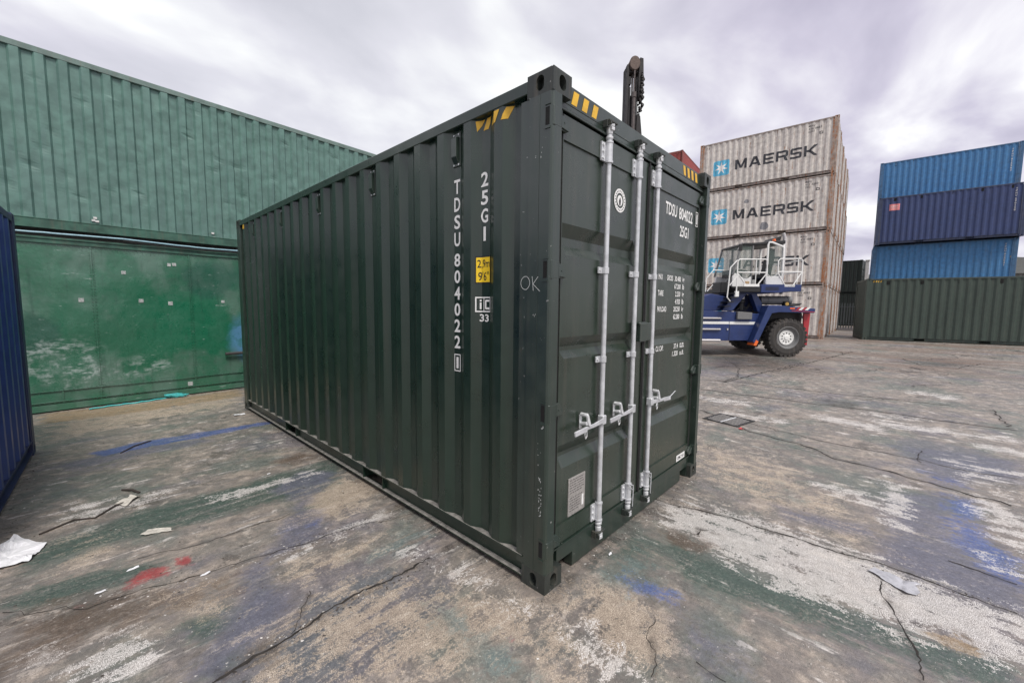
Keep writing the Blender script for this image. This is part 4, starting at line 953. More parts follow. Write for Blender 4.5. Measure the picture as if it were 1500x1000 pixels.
def bulge(y, z):
    v = mnoise.noise(Vector((y*.9, z*1.1, 3)))*.022+mnoise.noise(Vector((y*2.6, z*2.8, 8)))*.009
    if z < .30: v *= .4
    return .02+v*min(1, (2.5-z)*3)
ys = [.1+(Ln-.2)*i/nx_ for i in range(nx_+1)]; zs_ = [.12+(2.50-.12)*i/nz_ for i in range(nz_+1)]
for z in zs_:
    for y in ys: b.v.append((bulge(y, z), y, z))
n_ = len(ys)
for i in range(nz_):
    for j in range(nx_): b.f.append((i*n_+j, (i+1)*n_+j, (i+1)*n_+j+1, i*n_+j+1))
b.build('side_wall', wm, root, smooth=True)
b = MB(); b.box(-.004, .1, 2.50, .06, Ln-.1, 2.53).box(.012, .1, 2.53, .06, Ln-.1, 2.565).box(-.002, .1, 2.565, .08, Ln-.1, 2.595); b.build('top_rail', wmf, root, bev=.003)
b = MB(); b.box(.0, .1, .02, .06, Ln-.1, .115).box(-.006, .1, .150, .012, Ln-.1, .160).box(-.004, .1, .315, .012, Ln-.1, .323); b.build('bottom_rail', wm, root, bev=.002)
for u in (.70, 1.92, -.55, 3.15, 4.37, 5.6, .29):
    y = local(u); z1 = 2.50 if u != .29 else .34
    MB().box(.004, y-.007, .12, .014, y+.007, z1).build('seam_strip', wm, root)
rv = MB()
for u in (.68, 1.90, .72, 1.94):
    for i in range(46): rv.lathe([(0, -.004), (.006, -.0025), (.0075, 0)], (.0, local(u), .16+i*.05), 'x', 6)
for i in range(130): rv.lathe([(0, -.006), (.006, -.004), (.0075, 0)], (.004, local(-.5+i*.05), .345), 'x', 6)
for i in range(130): rv.lathe([(0, -.006), (.006, -.004), (.0075, 0)], (.004, local(-.5+i*.05), .135), 'x', 6)
for i in range(130): rv.lathe([(0, -.006), (.006, -.004), (.0075, 0)], (.0, local(-.5+i*.05), 2.47), 'x', 6)
rv = rv.build('rivet_rows', wm, root)
MB().box(.06, .1, .1, W, Ln-.1, 2.56).build('body', wmf, root)
for fx in (0, 1):
    for fy in (0, 1): MB().box(-.003 if not fx else W-.1, .0 if not fy else Ln-.1, 0, .1 if not fx else W+.003, .1 if not fy else Ln, 2.595).build('corner_post', wmf, root, bev=.01)
for u, z, s in ((1.64, 2.30, .026), (1.71, 2.31, .026), (1.06, 2.13, .026), (.56, 1.68, .03), (1.25, 1.68, .028), (1.63, 1.64, .032), (2.40, 1.68, .024), (1.84, .20, .035)):
    y = local(u); x = bulge(y, z)-.004
    d = s*(.9+.2*R.random()); MB().box(x-.002, y-d, z-s, x+.012, y+d, z+s).build('label_remnant', flat('label_remnant', (.40, .42, .41), .7, var=.3, scale=50), root) if 'label_remnant' not in bpy.data.materials else MB().box(x-.002, y-d, z-s, x+.012, y+d, z+s).build('label_remnant', bpy.data.materials['label_remnant'], root)
MB().tube([(-.05, local(2.38), .70), (-.05, local(2.75), .70)], .028, 10).tube([(-.05, local(2.7), .70), (.02, local(2.7), .70)], .03, 8).build('bar_handle', flat('handle_dark', (.05, .045, .045), .5), root)

up = paint('upper_green_paint', (.100, .195, .165), .42, .14, dirt=.35, dirtcol=(.10, .16, .16), bump=.4, wave=.45, fade=(.135, .230, .205))
upf = paint('upper_green_frame', (.13, .19, .17), .55, .15, rust=.15, dirt=.3, bump=.3)
root = empty('shipping_container', (org[0], org[1], 2.715), WA+math.pi/2, 'dented pale green container with flat broad ribs, resting on the smooth-sided green one', 'container')
root.scale = (1, 1, .977); rr = random.Random(11); dl = {}
def dent(y, z):
    v = mnoise.noise(Vector((y*1.2, z*.8, 5)))*.010
    k_ = int(y/.115)
    if k_ not in dl: dl[k_] = [(rr.uniform(.2, 2.4), rr.uniform(.03, .09), rr.uniform(-.010, .016)) for _ in range(rr.randint(1, 4))]
    for zc, s, am in dl[k_]: v += am*math.exp(-((z-zc)/s)**2)
    return v
pts = corr(.12, Ln-.12, .20, .2295, .085, .026, .040, .006)
me = corr_sheet(pts, .145, 2.50, nz=60, dents=dent, axis='x'); me.name = 'side_wall'; link('side_wall', me, up, root)
MB().box(0, .1, 2.50, .06, Ln-.1, 2.585).build('top_rail', upf, root, bev=.006)
MB().box(0, .1, .0, .06, Ln-.1, .135).box(-.006, .1, .130, .06, Ln-.1, .145).build('bottom_rail', wmf, root, bev=.003)
MB().box(.07, .1, .05, W, Ln-.1, 2.575).build('body', upf, root)
for fx in (0, 1):
    for fy in (0, 1): MB().box(-.003 if not fx else W-.1, .0 if not fy else Ln-.1, -.12, .1 if not fx else W+.003, .1 if not fy else Ln, 2.59).build('corner_post', upf, root, bev=.01)
for u, z in ((.78, .22), (.80, .17), (.76, .18), (2.3, .20), (2.32, .12)):
    y = local(u); MB().box(interp(pts, y)-.022, y-.02, z, interp(pts, y)+.0, y+.02, z+.03).build('paint_fleck', mWhtW, root)
# pale blue cable lying in the gap between the two
cp = MB(); path = []
for i in range(60):
    u = -.6+i*.12; wx = Vector((org[0], org[1], 0))+Matrix.Rotation(WA+math.pi/2, 3, 'Z') @ Vector((-.012+.004*math.sin(i*.7), local(u), 0)); path.append((wx.x, wx.y, 2.655-.010*math.sin(i*.35)-.008*i/60*3+(.004 if i % 7 == 0 else 0)))
o = cp.tube(path, .013, 8).build('cable', flat('pale_blue_cable', (.30, .48, .55), .4, var=.15), None, smooth=True); tag(o, 'pale blue cable lying in the gap between the two old green containers', 'cable')
path = [(x+.0, y-.012, z-.032-.012*abs(math.sin(i*.21))) for i, (x, y, z) in enumerate(path[14:])]
o = MB().tube(path, .008, 6).build('cable', flat('black_cable', (.02, .02, .02), .5), None, smooth=True); tag(o, 'thin black cable sagging along the top edge of the smooth green container', 'cable')

# ------------------------------------------------------------------ dark stack, fence and shed in the gap
dk = paint('near_black_paint', (.010, .018, .015), .45, .1, dirt=.1, bump=.1); 
mk_ = dict(side=dk, post=dk, rail=dk, frame=dk, cast=dk, roof=dk, door=dk)
pw = paint('off_white_panel', (.55, .55, .53), .5, .08, dirt=.3)
g0 = None
for lv in range(2):
    if g0 is None: g0, _p = container('shipping_container', (0, 0, 0), 0, None, mk_, H=2.80, doorend=False); r = g0
    else: r = copy_tree(g0)
    r.location = (43.95+.0, 1.03, .2+2.81*lv); r.rotation_euler = (0, 0, math.radians(-6)); r.name = 'shipping_container'
    tag(r, 'near-black container in the gap beyond the fence, %s of two' % ['lower', 'upper'][lv], 'container', 'black containers behind the fence')
o = MB().box(44.1, .60, .2, 44.4, .84, 5.75).box(44.05, .57, 5.70, 44.45, .87, 5.80).build('column', pw, None, bev=.02); tag(o, 'off-white upright post panel beside the black containers in the gap', 'column')
fr = empty('palisade_fence', (37.0, 1.1, .2), 0, 'galvanised steel palisade fence closing the gap between the container stacks', 'fence')
fm = flat('fence_galvanised', (.20, .22, .22), .6, .2, .2)
A, B = Vector((37.0, 2.6, 0))-Vector((37.0, 1.1, 0)), Vector((37.6, -1.4, 0))-Vector((37.0, 1.1, 0)); d = (B-A); Lf = d.length; d.normalize(); nn = Vector((-d.y, d.x, 0))
for z in (.35, 1.62):
    p0, p1 = A+nn*.02, B+nn*.02; MB().tube([(p0.x, p0.y, z), (p1.x, p1.y, z)], .03, 4).build('rail', fm, fr)
k = 0; t = .05
while t < Lf:
    p = A+d*t; b = MB(); s = .034
    b.prism([(p.x-d.x*s, p.y-d.y*s), (p.x-d.x*s*.4-nn.x*.02, p.y-d.y*s*.4-nn.y*.02), (p.x+d.x*s*.4-nn.x*.02, p.y+d.y*s*.4-nn.y*.02), (p.x+d.x*s, p.y+d.y*s), (p.x, p.y)], .05, 1.82)
    b.add([(p.x-d.x*s, p.y-d.y*s, 1.82), (p.x+d.x*s, p.y+d.y*s, 1.82), (p.x-nn.x*.02, p.y-nn.y*.02, 1.82), (p.x, p.y, 1.93)], [(0, 1, 3), (1, 2, 3), (2, 0, 3)])
    b.build('pale', fm, fr); t += .155
for t in (.0, Lf*.5, Lf):
    p = A+d*t+nn*.06; MB().box(p.x-.04, p.y-.04, 0, p.x+.04, p.y+.04, 1.75).build('fence_post', fm, fr)
sh = empty('warehouse', (55, -9, .2), 0, 'low grey warehouse with ribbed cladding glimpsed in the gap beyond the black containers', 'building')
cl = paint('grey_cladding', (.20, .21, .20), .6, .08, dirt=.3)
wp = corr(-9, 11.0, -8.9, .4, .2, .05, .05, 0)
me = corr_sheet(wp, 0, 4.7, axis='x', at=0); link('wall', me, cl, sh); me.name = 'wall'
MB().box(.06, -9, 0, 20, 11.0, 4.7).build('building_core', cl, sh); MB().prism([(-9.3, 4.7), (11.3, 4.7), (11.3, 4.85), (1, 6.2), (-9.3, 4.85)], -.3, 20.3, 'x').build('roof', cl, sh)
for y in (-6, 2): MB().box(-.02, y, 0.001, .045, y+3.5, 3.6).build('roller_door', flat('roller_grey', (.3, .3, .3), .5), sh)

# ------------------------------------------------------------------ drain and litter
dr = empty('drain_grate', (4.80, .35, .0), math.radians(-12), 'cast iron drain grate with slanted slots set in the concrete behind the container', 'drain')
ir = flat('cast_iron', (.05, .05, .05), .55, .5, .3, 30, .4)
b = MB(); b.box(-.24, -.24, .001, .24, .24, .004); b.build('drain_pit', mHole, dr)
b = MB(); b.box(-.26, -.26, .0, .26, -.225, .012).box(-.26, .225, .0, .26, .26, .012).box(-.26, -.225, .0, -.225, .225, .012).box(.225, -.225, .0, .26, .225, .012); b.build('frame', ir, dr, bev=.002)
for i in range(8):
    t = -.19+i*.054
    for a, b_ in ((-.222, -.014), (.014, .222)): MB().prism([(t-.015-.03, a), (t+.012-.03, a), (t+.012+.03, b_), (t-.015+.03, b_)], .004, .010).build('grate_bar', mPlate, dr)
MB().box(-.222, -.012, .006, .222, .012, .0115).build('grate_bar', mGalv2, dr)

def sheet(name, pts, z, mat, label, cat, thick=.0015, amp=.012, seed=1, n=9):
    """a crumpled piece of paper or plastic: outline filled with a small grid, lifted by folds"""
    c = np.mean(pts, 0); b = MB(); P = [Vector(p) for p in pts]; rings = 5; per = []
    for i in range(len(P)):
        for t in range(n): per.append(P[i].lerp(P[(i+1) % len(P)], t/n))
    for r_ in range(rings+1):
        s = r_/rings
        for p in per:
            x = c[0]+(p.x-c[0])*s; y = c[1]+(p.y-c[1])*s
            if s > .9: x += mnoise.noise(Vector((x*30, y*30, seed)))*.008; y += mnoise.noise(Vector((x*30, y*30, seed+4)))*.008
            h = abs(mnoise.noise(Vector((x*7, y*7, seed))))*amp*2.2+abs(mnoise.noise(Vector((x*22, y*22, seed))))*amp*.7
            b.v.append((x, y, z+.002+h))
    m_ = len(per)
    for r_ in range(rings):
        for i in range(m_): b.f.append((r_*m_+i, r_*m_+(i+1) % m_, (r_+1)*m_+(i+1) % m_, (r_+1)*m_+i))
    o = b.build(name, mat); md = o.modifiers.new('thickness', 'SOLIDIFY'); md.thickness = thick; md.offset = 1; tag(o, label, cat); return o
pap = flat('paper', (.78, .78, .80), .7, var=.04); pap2 = flat('dirty_paper', (.55, .52, .46), .8, var=.15, scale=40)
sheet('paper_sheet', [(-2.30, 2.70), (-2.14, 3.06), (-1.975, 2.77), (-2.05, 2.56), (-2.28, 2.58)], 0, pap, 'crumpled white paper sheet on the ground at the left edge', 'paper', amp=.022)
sheet('paper_scrap', [(-1.53, 2.46), (-1.48, 2.52), (-1.42, 2.49), (-1.365, 2.43), (-1.36, 2.37), (-1.44, 2.42), (-1.50, 2.42)], 0, pap2, 'long torn cream scrap lying on the green paint stain', 'paper', amp=.01, seed=3)
sheet('paper_scrap', [(-1.10, 3.12), (-1.04, 3.20), (-.98, 3.20), (-1.02, 3.10)], 0, pap2, 'small folded scrap beside the dark twig', 'paper', amp=.02, seed=5) if False else None
sheet('paper_scrap', [(-1.62, 3.20), (-1.52, 3.30), (-1.46, 3.24), (-1.56, 3.10)], 0, pap2, 'small pale scrap at the end of the long dark twig', 'paper', amp=.02, seed=5)
sheet('paper_scrap', [(-.24, 5.72), (-.10, 5.70), (-.10, 5.62), (-.24, 5.62)], 0, pap, 'white scrap near the far bottom corner of the dark container', 'paper', amp=.01, seed=6)
for i, (x, y, s, lb) in enumerate(((-1.60, 2.00, .05, 'white flake lying beside the pink-red paint stain'), (-1.75, 1.85, .04, 'white flake to the left of the pink-red stain'), (-1.3, 1.62, .04, 'small white flake on the crack below the pink-red stain'), (-.55, 3.0, .03, 'tiny white flake on the green stain in front of the container side'), (.62, -.07, .03, 'small grey crumb on the concrete in front of the container doors'))):
    s *= .6; sheet('litter_flake', [(x-s, y-s*.3), (x-s*.5, y+s*.4), (x+s*.1, y+s*.3), (x+s*.9, y+s*.6), (x+s, y-s*.1), (x+s*.1, y-s*.5)], 0, pap, lb, 'litter', amp=.006, seed=20+i, n=4)
film = NB('clear_film'); film = film.done((.42, .42, .45), .18, 0, film.bump(film.noise(film.pos, 30, 4), .5, .01)); 
sheet('plastic_bag', [(1.66, -1.37), (1.61, -1.34), (1.56, -1.42), (1.48, -1.52), (1.51, -1.57), (1.57, -1.58), (1.60, -1.56), (1.63, -1.58)], 0, film, 'crumpled clear plastic bag lying on the white painted band at right', 'litter', amp=.016, seed=9)
sheet('litter_flake', [(4.42, .12), (4.48, .10), (4.42, .05), (4.38, .08)], 0, flat('red_scrap', (.55, .08, .08), .6), 'small red scrap lying next to the drain grate', 'litter', amp=.02, seed=12)
tw = flat('dead_twig', (.045, .035, .03), .8)
def twig(pts, r, label): o = MB().tube([(x, y, .006+z) for x, y, z in pts], r, 6).build('twig', tw); tag(o, label, 'twig')
twig([(-2.02, 2.98, 0), (-1.85, 3.08, .004), (-1.74, 3.02, 0), (-1.62, 3.16, .006), (-1.55, 3.2, 0)], .007, 'long bent dark twig on the ground in the left foreground')
twig([(-1.56, 3.52, 0), (-1.50, 3.42, .012), (-1.46, 3.34, 0)], .009, 'short dark twig just behind the pale scrap')
twig([(-1.50, 4.75, 0), (-1.38, 4.92, .006), (-1.22, 5.05, 0)], .007, 'thin dark twig near the blue paint streak')
rp = flat('turquoise_rope', (.06, .42, .42), .6, var=.3, scale=80)
rope = []
for i in range(70):
    t = i/69; u = .55+1.18*t; p_ = (-2.24+u*math.cos(WA), 7.74+u*math.sin(WA)); rope.append((p_[0]+.01*math.sin(t*30), p_[1]-.20+.14*t+.02*math.sin(t*9), .014+.004*math.sin(t*40)))
b = MB().tube(rope, .012, 8); cx, cy = rope[-1][0]-.05, rope[-1][1]-.02
for s in range(4):
    pl = []
    for i in range(26): a = i*.8+s; pl.append((cx+(.14-.01*s)*math.cos(a)*(.4+.6*abs(math.sin(i*.37+s)))-.04*s, cy+.05*math.sin(a)-.02, .02+.022*abs(math.sin(i*.9+s))+.008*s))
    b.tube(pl, .010, 6)
o = b.build('rope', rp, None, smooth=True); tag(o, 'frayed turquoise rope lying along the foot of the smooth green container', 'rope')

# loose grit, paint crumbs and small stones over the yard
def grit(name, n, mat, area, smin, smax, seed, clusters=()):
    rr = random.Random(seed); b = MB()
    for i in range(n):
        if clusters and rr.random() < .55:
            x0, y0, x1, y1, sp = clusters[rr.randrange(len(clusters))]; t = rr.random(); x, y = x0+(x1-x0)*t+rr.gauss(0, sp), y0+(y1-y0)*t+rr.gauss(0, sp)
        else: x, y = rr.uniform(area[0], area[2]), rr.uniform(area[1], area[3])
        if 0 <= x <= 2.44 and .03 <= y <= 6.06: continue
        s = smin+(smax-smin)*rr.random()**3; z = ground_z(x); k_ = rr.randint(4, 6); a0 = rr.random()*6; B_ = len(b.v)
        for j in range(k_): a = a0+2*math.pi*j/k_; q = s*rr.uniform(.5, 1.1); b.v.append((x+q*math.cos(a), y+q*math.sin(a), z+.001))
        b.v.append((x+rr.uniform(-.2, .2)*s, y+rr.uniform(-.2, .2)*s, z+s*rr.uniform(.25, .6)))
        for j in range(k_): b.f.append((B_+j, B_+(j+1) % k_, B_+k_))
    o = b.build(name, mat); tag(o, kind='stuff'); return o
CL = [(-.03, .2, -.06, 6, .02), (-2.2, 7.68, 2, 7.85, .05), (.1, -.02, 2.4, -.05, .03), (-2.1, 5.4, -2.2, 2, .05), (1.6, 0, 1.75, -1.9, .04), (-1.5, .73, -.2, .76, .05), (-2, 1.8, 0, 1.4, .06)]
grit('pale_grit', 1300, flat('pale_grit', (.50, .48, .45), .8, var=.4, scale=15), (-2.2, -1.3, 5, 7.5), .0018, .009, 1, CL)
grit('dark_grit', 1700, flat('dark_grit', (.07, .06, .052), .85, var=.5, scale=15), (-2.2, -1.3, 6, 7.5), .002, .011, 2, CL)
# ------------------------------------------------------------------ the loader (empty-container handler), seen from its left side
LP = Vector((13.857, 1.171, ground_z(13.857)+.0))
ld = empty('container_handler', LP, math.atan2(-.7295461, .6839316), 'dark blue loader with white cab and railings and tall black mast, behind the green container', 'forklift')
mB = paint('loader_blue', (.018, .036, .13), .34, .08, dirt=.12, dirtcol=(.06, .06, .09), bump=.08, fade=(.024, .048, .16)); mBd = flat('loader_blue_dark', (.012, .02, .07), .45)
mWp = flat('loader_white', (.78, .78, .76), .4, var=.04); mBk = flat('loader_black', (.014, .014, .015), .5); mGy = flat('loader_grey', (.17, .17, .17), .5)
mAl = flat('rail_silver', (.52, .50, .50), .4, .3); mRd = flat('reflector_red', (.40, .03, .04), .4); mOr = flat('lamp_orange', (.85, .16, .03), .35); mTy = paint('tyre_rubber', (.035, .032, .030), .8, .15, dirt=.6, dirtcol=(.13, .11, .095), bump=.4)
mMs = flat('mast_steel', (.022, .020, .021), .7, .0, .3, 6); mCh = flat('mast_grease', (.10, .085, .08), .4, .5, .3, 20)
gl = NB('cab_glass'); gl.b.inputs['Alpha'].default_value = .16; gl = gl.done((.25, .33, .30), .05)
def wheel(u, w0, w1, r, name='wheel', out=-1):
    c = ((u, (w0+w1)/2, r)); h = (w1-w0)/2
    rt_ = empty(name, c); rt_.parent = ld; rt_.location = c; del_ = None
    t = MB(); t.lathe([(r*.56, -h*.75), (r*.60, -h*.98), (r*.80, -h*1.04), (r*.93, -h*.93), (r*.965, -h*.8), (r*.965, h*.8), (r*.93, h*.93), (r*.80, h*1.04), (r*.60, h*.98), (r*.56, h*.75)], (0, 0, 0), 'y', 56)
    N = 26
    for i in range(N):
        for sd_ in (-1, 1):
            a = 2*math.pi*(i+(.5 if sd_ > 0 else 0))/N; da = .062
            V_ = []
            for rr_ in (r*.90, r*1.0):
                for aa, yy in ((a-da, sd_*h*.04), (a+da, sd_*h*.04), (a+da*1.2+.05, sd_*h*1.0), (a-da*1.2+.05, sd_*h*1.0)): V_.append((rr_*math.cos(aa), yy, rr_*math.sin(aa)))
            t.add(V_, [(0, 1, 2, 3), (4, 7, 6, 5), (0, 4, 5, 1), (1, 5, 6, 2), (2, 6, 7, 3), (3, 7, 4, 0)])
    t.build('tyre', mTy, rt_)
    d = MB(); y = -h*.70*(-out) if False else out*h*.62
    prof = [(r*.56, out*h*.80), (r*.585, out*h*.95), (r*.56, out*h*.98), (r*.52, out*h*.80), (r*.49, out*h*.55), (r*.40, out*h*.50)]
    d.lathe(prof, (0, 0, 0), 'y', 40); d.lathe([(0, out*h*.45), (r*.40, out*h*.45)], (0, 0, 0), 'y', 32); d.build('rim', mGy, rt_, smooth=True)
    e_ = MB()
    for i in range(10):
        a0 = 2*math.pi*i/10; P_ = []
        for aa, rr_ in ((a0-.10, .16), (a0-.20, .36), (a0+.20, .36), (a0+.10, .16)): P_.append((rr_*r*math.cos(aa), rr_*r*math.sin(aa)))
        e_.prism(P_, out*h*.56, out*h*.50, 'y')
    e_.lathe([(0, out*h*.70), (r*.10, out*h*.70), (r*.13, out*h*.60), (r*.20, out*h*.57), (r*.20, out*h*.50)], (0, 0, 0), 'y', 24)
    e_.lathe([(r*.33, out*h*.52), (r*.34, out*h*.60), (r*.375, out*h*.60), (r*.385, out*h*.50)], (0, 0, 0), 'y', 32)
    for i in range(10):
        a0 = 2*math.pi*(i+.5)/10; e_.lathe([(0, out*h*.09), (.022, out*h*.09), (.022, 0)], (r*.30*math.cos(a0), out*h*.50, r*.30*math.sin(a0)), 'y', 6)
    e_.build('hub', mWp, rt_)
    return rt_
wheel(.07, .02, .42, .625); wheel(.07, 2.25, 2.65, .625, out=1)
for u, a_, b_ in ((-4.15, -.05, .38), (-4.15, 2.30, 2.73)): wheel(u, a_, b_, .80, out=-1 if a_ < 1 else 1)
# chassis
def P(poly, w0, w1, name, mat, **k): return MB().prism(poly, w0, w1, 'y').build(name, mat, ld, **k)
P([(-4.9, .45), (-1.06, .50), (-.93, .82), (-.72, 1.38), (-1.30, 1.42), (-1.95, 1.46), (-4.9, 1.46)], .30, 2.40, 'chassis', mB, bev=.015)
P([(-4.3, 1.46), (-1.90, 1.465), (-1.62, 1.90), (-1.95, 1.98), (-2.25, 2.03), (-2.74, 1.86), (-3.4, 1.62), (-4.3, 1.50)], .50, 2.20, 'hood', mB, bev=.06, seg=3)
P([(-1.95, 1.47), (-1.60, 1.47), (-1.16, 2.03), (-1.55, 2.03)], .34, .48, 'side_brace', mB, bev=.01)
P([(-1.58, 1.47), (-.72, 1.45), (-.60, 1.80), (-1.0, 2.07), (-1.18, 2.07)], .75, 2.2, 'engine_bay', mBd)
P([(-1.0, 2.05), (-.74, 1.44), (-.60, 1.46), (-.62, 1.74), (-.82, 2.05)], .38, .60, 'frame_brace', mB, bev=.01)
P([(-1.50, 1.20), (-1.02, 1.20), (-1.02, 1.42), (-1.50, 1.45)], .20, .30, 'step_box', mGy, bev=.01)
MB().lathe([(0, 0), (.10, 0), (.10, .22), (.12, .24), (.12, .32), (.06, .36), (0, .36)], (-1.18, .62, 1.50), 'z', 14).build('air_filter', mBk, ld)
MB().tube([(-1.32, .60, 1.50), (-1.2, .56, 1.62), (-1.0, .58, 1.56), (-.9, .62, 1.72)], .035, 8).tube([(-1.05, .6, 1.48), (-.95, .58, 1.62), (-.8, .6, 1.6)], .025, 8).build('hose', mBk, ld, smooth=True)
MB().box(-1.22, .56, 1.86, -1.10, .62, 1.95).build('work_lamp', mWp, ld, bev=.01)
# white stripe, silver grab rails
P([(-4.7, 1.035), (-1.72, 1.035), (-1.72, 1.12), (-4.7, 1.12)], .292, .302, 'stripe', mWp); P([(-1.70, 1.030), (-.90, 1.030), (-.86, 1.12), (-1.70, 1.12)], .292, .302, 'stripe', mWp)
for z in (1.225, .865): MB().tube([(-4.6, .26, z), (-2.05, .26, z), (-2.00, .29, z)], .032, 10).build('grab_rail', mAl, ld, smooth=True)
MB().tube([(-4.6, .26, .50), (-2.0, .26, .50)], .045, 10).build('grab_rail', mAl, ld, smooth=True)
P([(-1.695, .52), (-1.683, .52), (-1.683, 1.03), (-1.695, 1.03)], .294, .301, 'panel_gap', mBk)
MB().box(-1.78, .27, .84, -1.74, .30, .90).build('latch', mAl, ld)
# rear mudguard arch
P([(-1.06, .48), (-.92, .40), (-.72, .90), (-.50, 1.40), (-.30, 1.44), (.86, 1.43), (.88, 1.50), (.88, 1.57), (-.30, 1.66), (-.62, 1.66), (-.72, 1.42)], .02, .42, 'mudguard', mB, bev=.012)
P([(-1.03, .37), (-.94, .36), (-.88, .50), (-.96, .55)], .015, .40, 'marker_reflector', mOr)
P([(.12, 1.485), (.86, 1.45), (.86, 1.470), (.12, 1.505)], .012, .021, 'reflective_edge', mRd)
for i in range(2):
    a0 = .40+i*.20; P([(a0-.06, 1.52), (a0+.03, 1.515), (a0+.12, 1.60), (a0+.03, 1.605)], .012, .0195, 'warning_patch', mWp)
    P([(a0-.15, 1.525), (a0-.07, 1.52), (a0+.02, 1.605), (a0-.06, 1.61)], .012, .0195, 'warning_patch', mRd)
P([(.06, 1.55), (.22, 1.545), (.22, 1.585), (.06, 1.59)], .010, .0195, 'side_lamp', mOr)
P([(.72, .42), (.84, .36), (.88, 1.43), (.66, 1.43)], .22, .28, 'mud_flap', mRd, bev=.01); P([(.60, .55), (.78, .55), (.82, 1.42), (.60, 1.42)], .5, 2.4, 'counterweight', mBk, bev=.02)
P([(-.45, .70), (.78, .70), (.78, 1.44), (-.45, 1.55)], .50, 2.2, 'rear_frame', mBk)
MB().box(-.5, .5, .55, .6, 2.2, .75).build('axle', mBk, ld)
# tank / silencer behind the cab platform
MB().tube([(-.58, .62, 1.83), (.44, .62, 1.83)], .145, 20).tube([(-.35, .62, 1.83), (-.33, .62, 1.83)], .155, 20).tube([(.30, .62, 1.83), (.34, .62, 1.83)], .155, 20).build('air_tank', mGy, ld, smooth=True)
MB().box(.13, .40, 1.63, .30, .56, 1.80).build('lamp_housing', mBk, ld, bev=.02)
MB().lathe([(0, -.012), (.045, -.010), (.06, 0)], (.215, .398, 1.715), 'y', 16).build('amber_lamp', flat('amber', (.9, .55, .12), .3), ld)
P([(.35, 1.62), (.62, 1.66), (.72, 1.74), (.45, 1.68)], .40, .9, 'rear_flap', mBk)
MB().tube([(.32, .9, 2.05), (.32, .9, 3.95), (.26, .9, 4.08)], .055, 12).build('exhaust', mAl, ld, smooth=True)
# platform
P([(-1.60, 2.08), (-.86, 2.08), (-.86, 2.23), (-1.60, 2.23)], .10, 2.4, 'platform', mBk, bev=.01); P([(-.86, 2.07), (-.30, 2.06), (.10, 2.11), (.43, 2.11), (.43, 2.33), (-.86, 2.33)], .08, 2.4, 'platform', mB, bev=.01)
for i in range(5): P([(-.72, 2.14+i*.03), (-.3, 2.14+i*.03), (-.3, 2.155+i*.03), (-.72, 2.155+i*.03)], .076, .084, 'vent_slat', mBk) if i < 4 else None
P([(-1.38, 2.03), (-.62, 2.03), (.15, 2.08), (-.86, 2.08), (-1.45, 2.08)], .4, 2.2, 'platform_support', mB)
# cab
CF, CN = .45, 1.75
P([(-1.60, 2.25), (-.97, 2.25), (-.97, 2.60), (-1.00, 2.60), (-1.10, 2.52), (-1.22, 2.53), (-1.52, 2.71), (-1.60, 2.60)], CF, CF+.06, 'cab_panel', mWp, bev=.01)
P([(-.49, 2.34), (.06, 2.34), (.06, 2.62), (-.49, 2.62)], CF, CF+.06, 'cab_panel', mWp, bev=.01)
P([(-1.60, 2.25), (.06, 2.25), (.06, 2.62), (-1.52, 2.68)], CN-.06, CN, 'cab_panel', mWp, bev=.01)
P([(-1.62, 2.23), (.08, 2.23), (.08, 2.27), (-1.62, 2.27)], CF, CN, 'cab_floor', mBk)
P([(.0, 2.34), (.05, 2.34), (.05, 2.7), (.0, 2.7)], CF+.07, CN-.07, 'cab_back', mWp)
for y in (CF, CN-.06):
    for a_, b_, t_, mt in (((-1.58, 2.66), (-1.34, 3.64), .045, mGy), ((-.98, 2.25), (-.98, 3.62), .045, mGy), ((.03, 2.6), (.03, 3.70), .06, mWp)):
        P([(a_[0]-t_/2, a_[1]), (a_[0]+t_/2, a_[1]), (b_[0]+t_/2, b_[1]), (b_[0]-t_/2, b_[1])], y, y+.06, 'cab_pillar', mt)
P([(-1.40, 3.60), (-1.30, 3.68), (-.96, 3.69), (.06, 3.78), (.06, 3.66), (-.96, 3.60)], CF-.02, CN+.02, 'cab_roof', mBk, bev=.02)
P([(-.2, 3.76), (.05, 3.78), (.08, 3.95), (-.02, 3.93)], .7, 1.4, 'roof_rack', mBk)
MB().lathe([(0, .10), (.05, .09), (.062, 0)], (-.12, .75, 3.77), 'z', 14).build('beacon', mOr, ld, smooth=True)
P([(-1.53, 2.70), (-1.22, 2.54), (-1.10, 2.53), (-1.00, 2.61), (-1.00, 3.60), (-1.33, 3.60)], CF+.02, CF+.032, 'side_window', gl)
P([(-.46, 2.64), (.0, 2.64), (.0, 3.64), (-.46, 3.60)], CF+.02, CF+.032, 'side_window', gl)
P([(-1.53, 2.70), (-.95, 2.66), (-.95, 3.60), (-1.33, 3.60)], CN-.03, CN-.018, 'side_window', gl); P([(-.93, 2.64), (.0, 2.64), (.0, 3.66), (-.93, 3.60)], CN-.03, CN-.018, 'side_window', gl)
MB().add([(-1.585, CF+.07, 2.68), (-1.585, CN-.07, 2.68), (-1.345, CN-.07, 3.62), (-1.345, CF+.07, 3.62), (-1.575, CF+.07, 2.68), (-1.575, CN-.07, 2.68), (-1.335, CN-.07, 3.62), (-1.335, CF+.07, 3.62)], [(0, 1, 2, 3), (4, 7, 6, 5), (0, 3, 7, 4), (1, 5, 6, 2), (0, 4, 5, 1), (3, 2, 6, 7)]).build('windscreen', gl, ld)
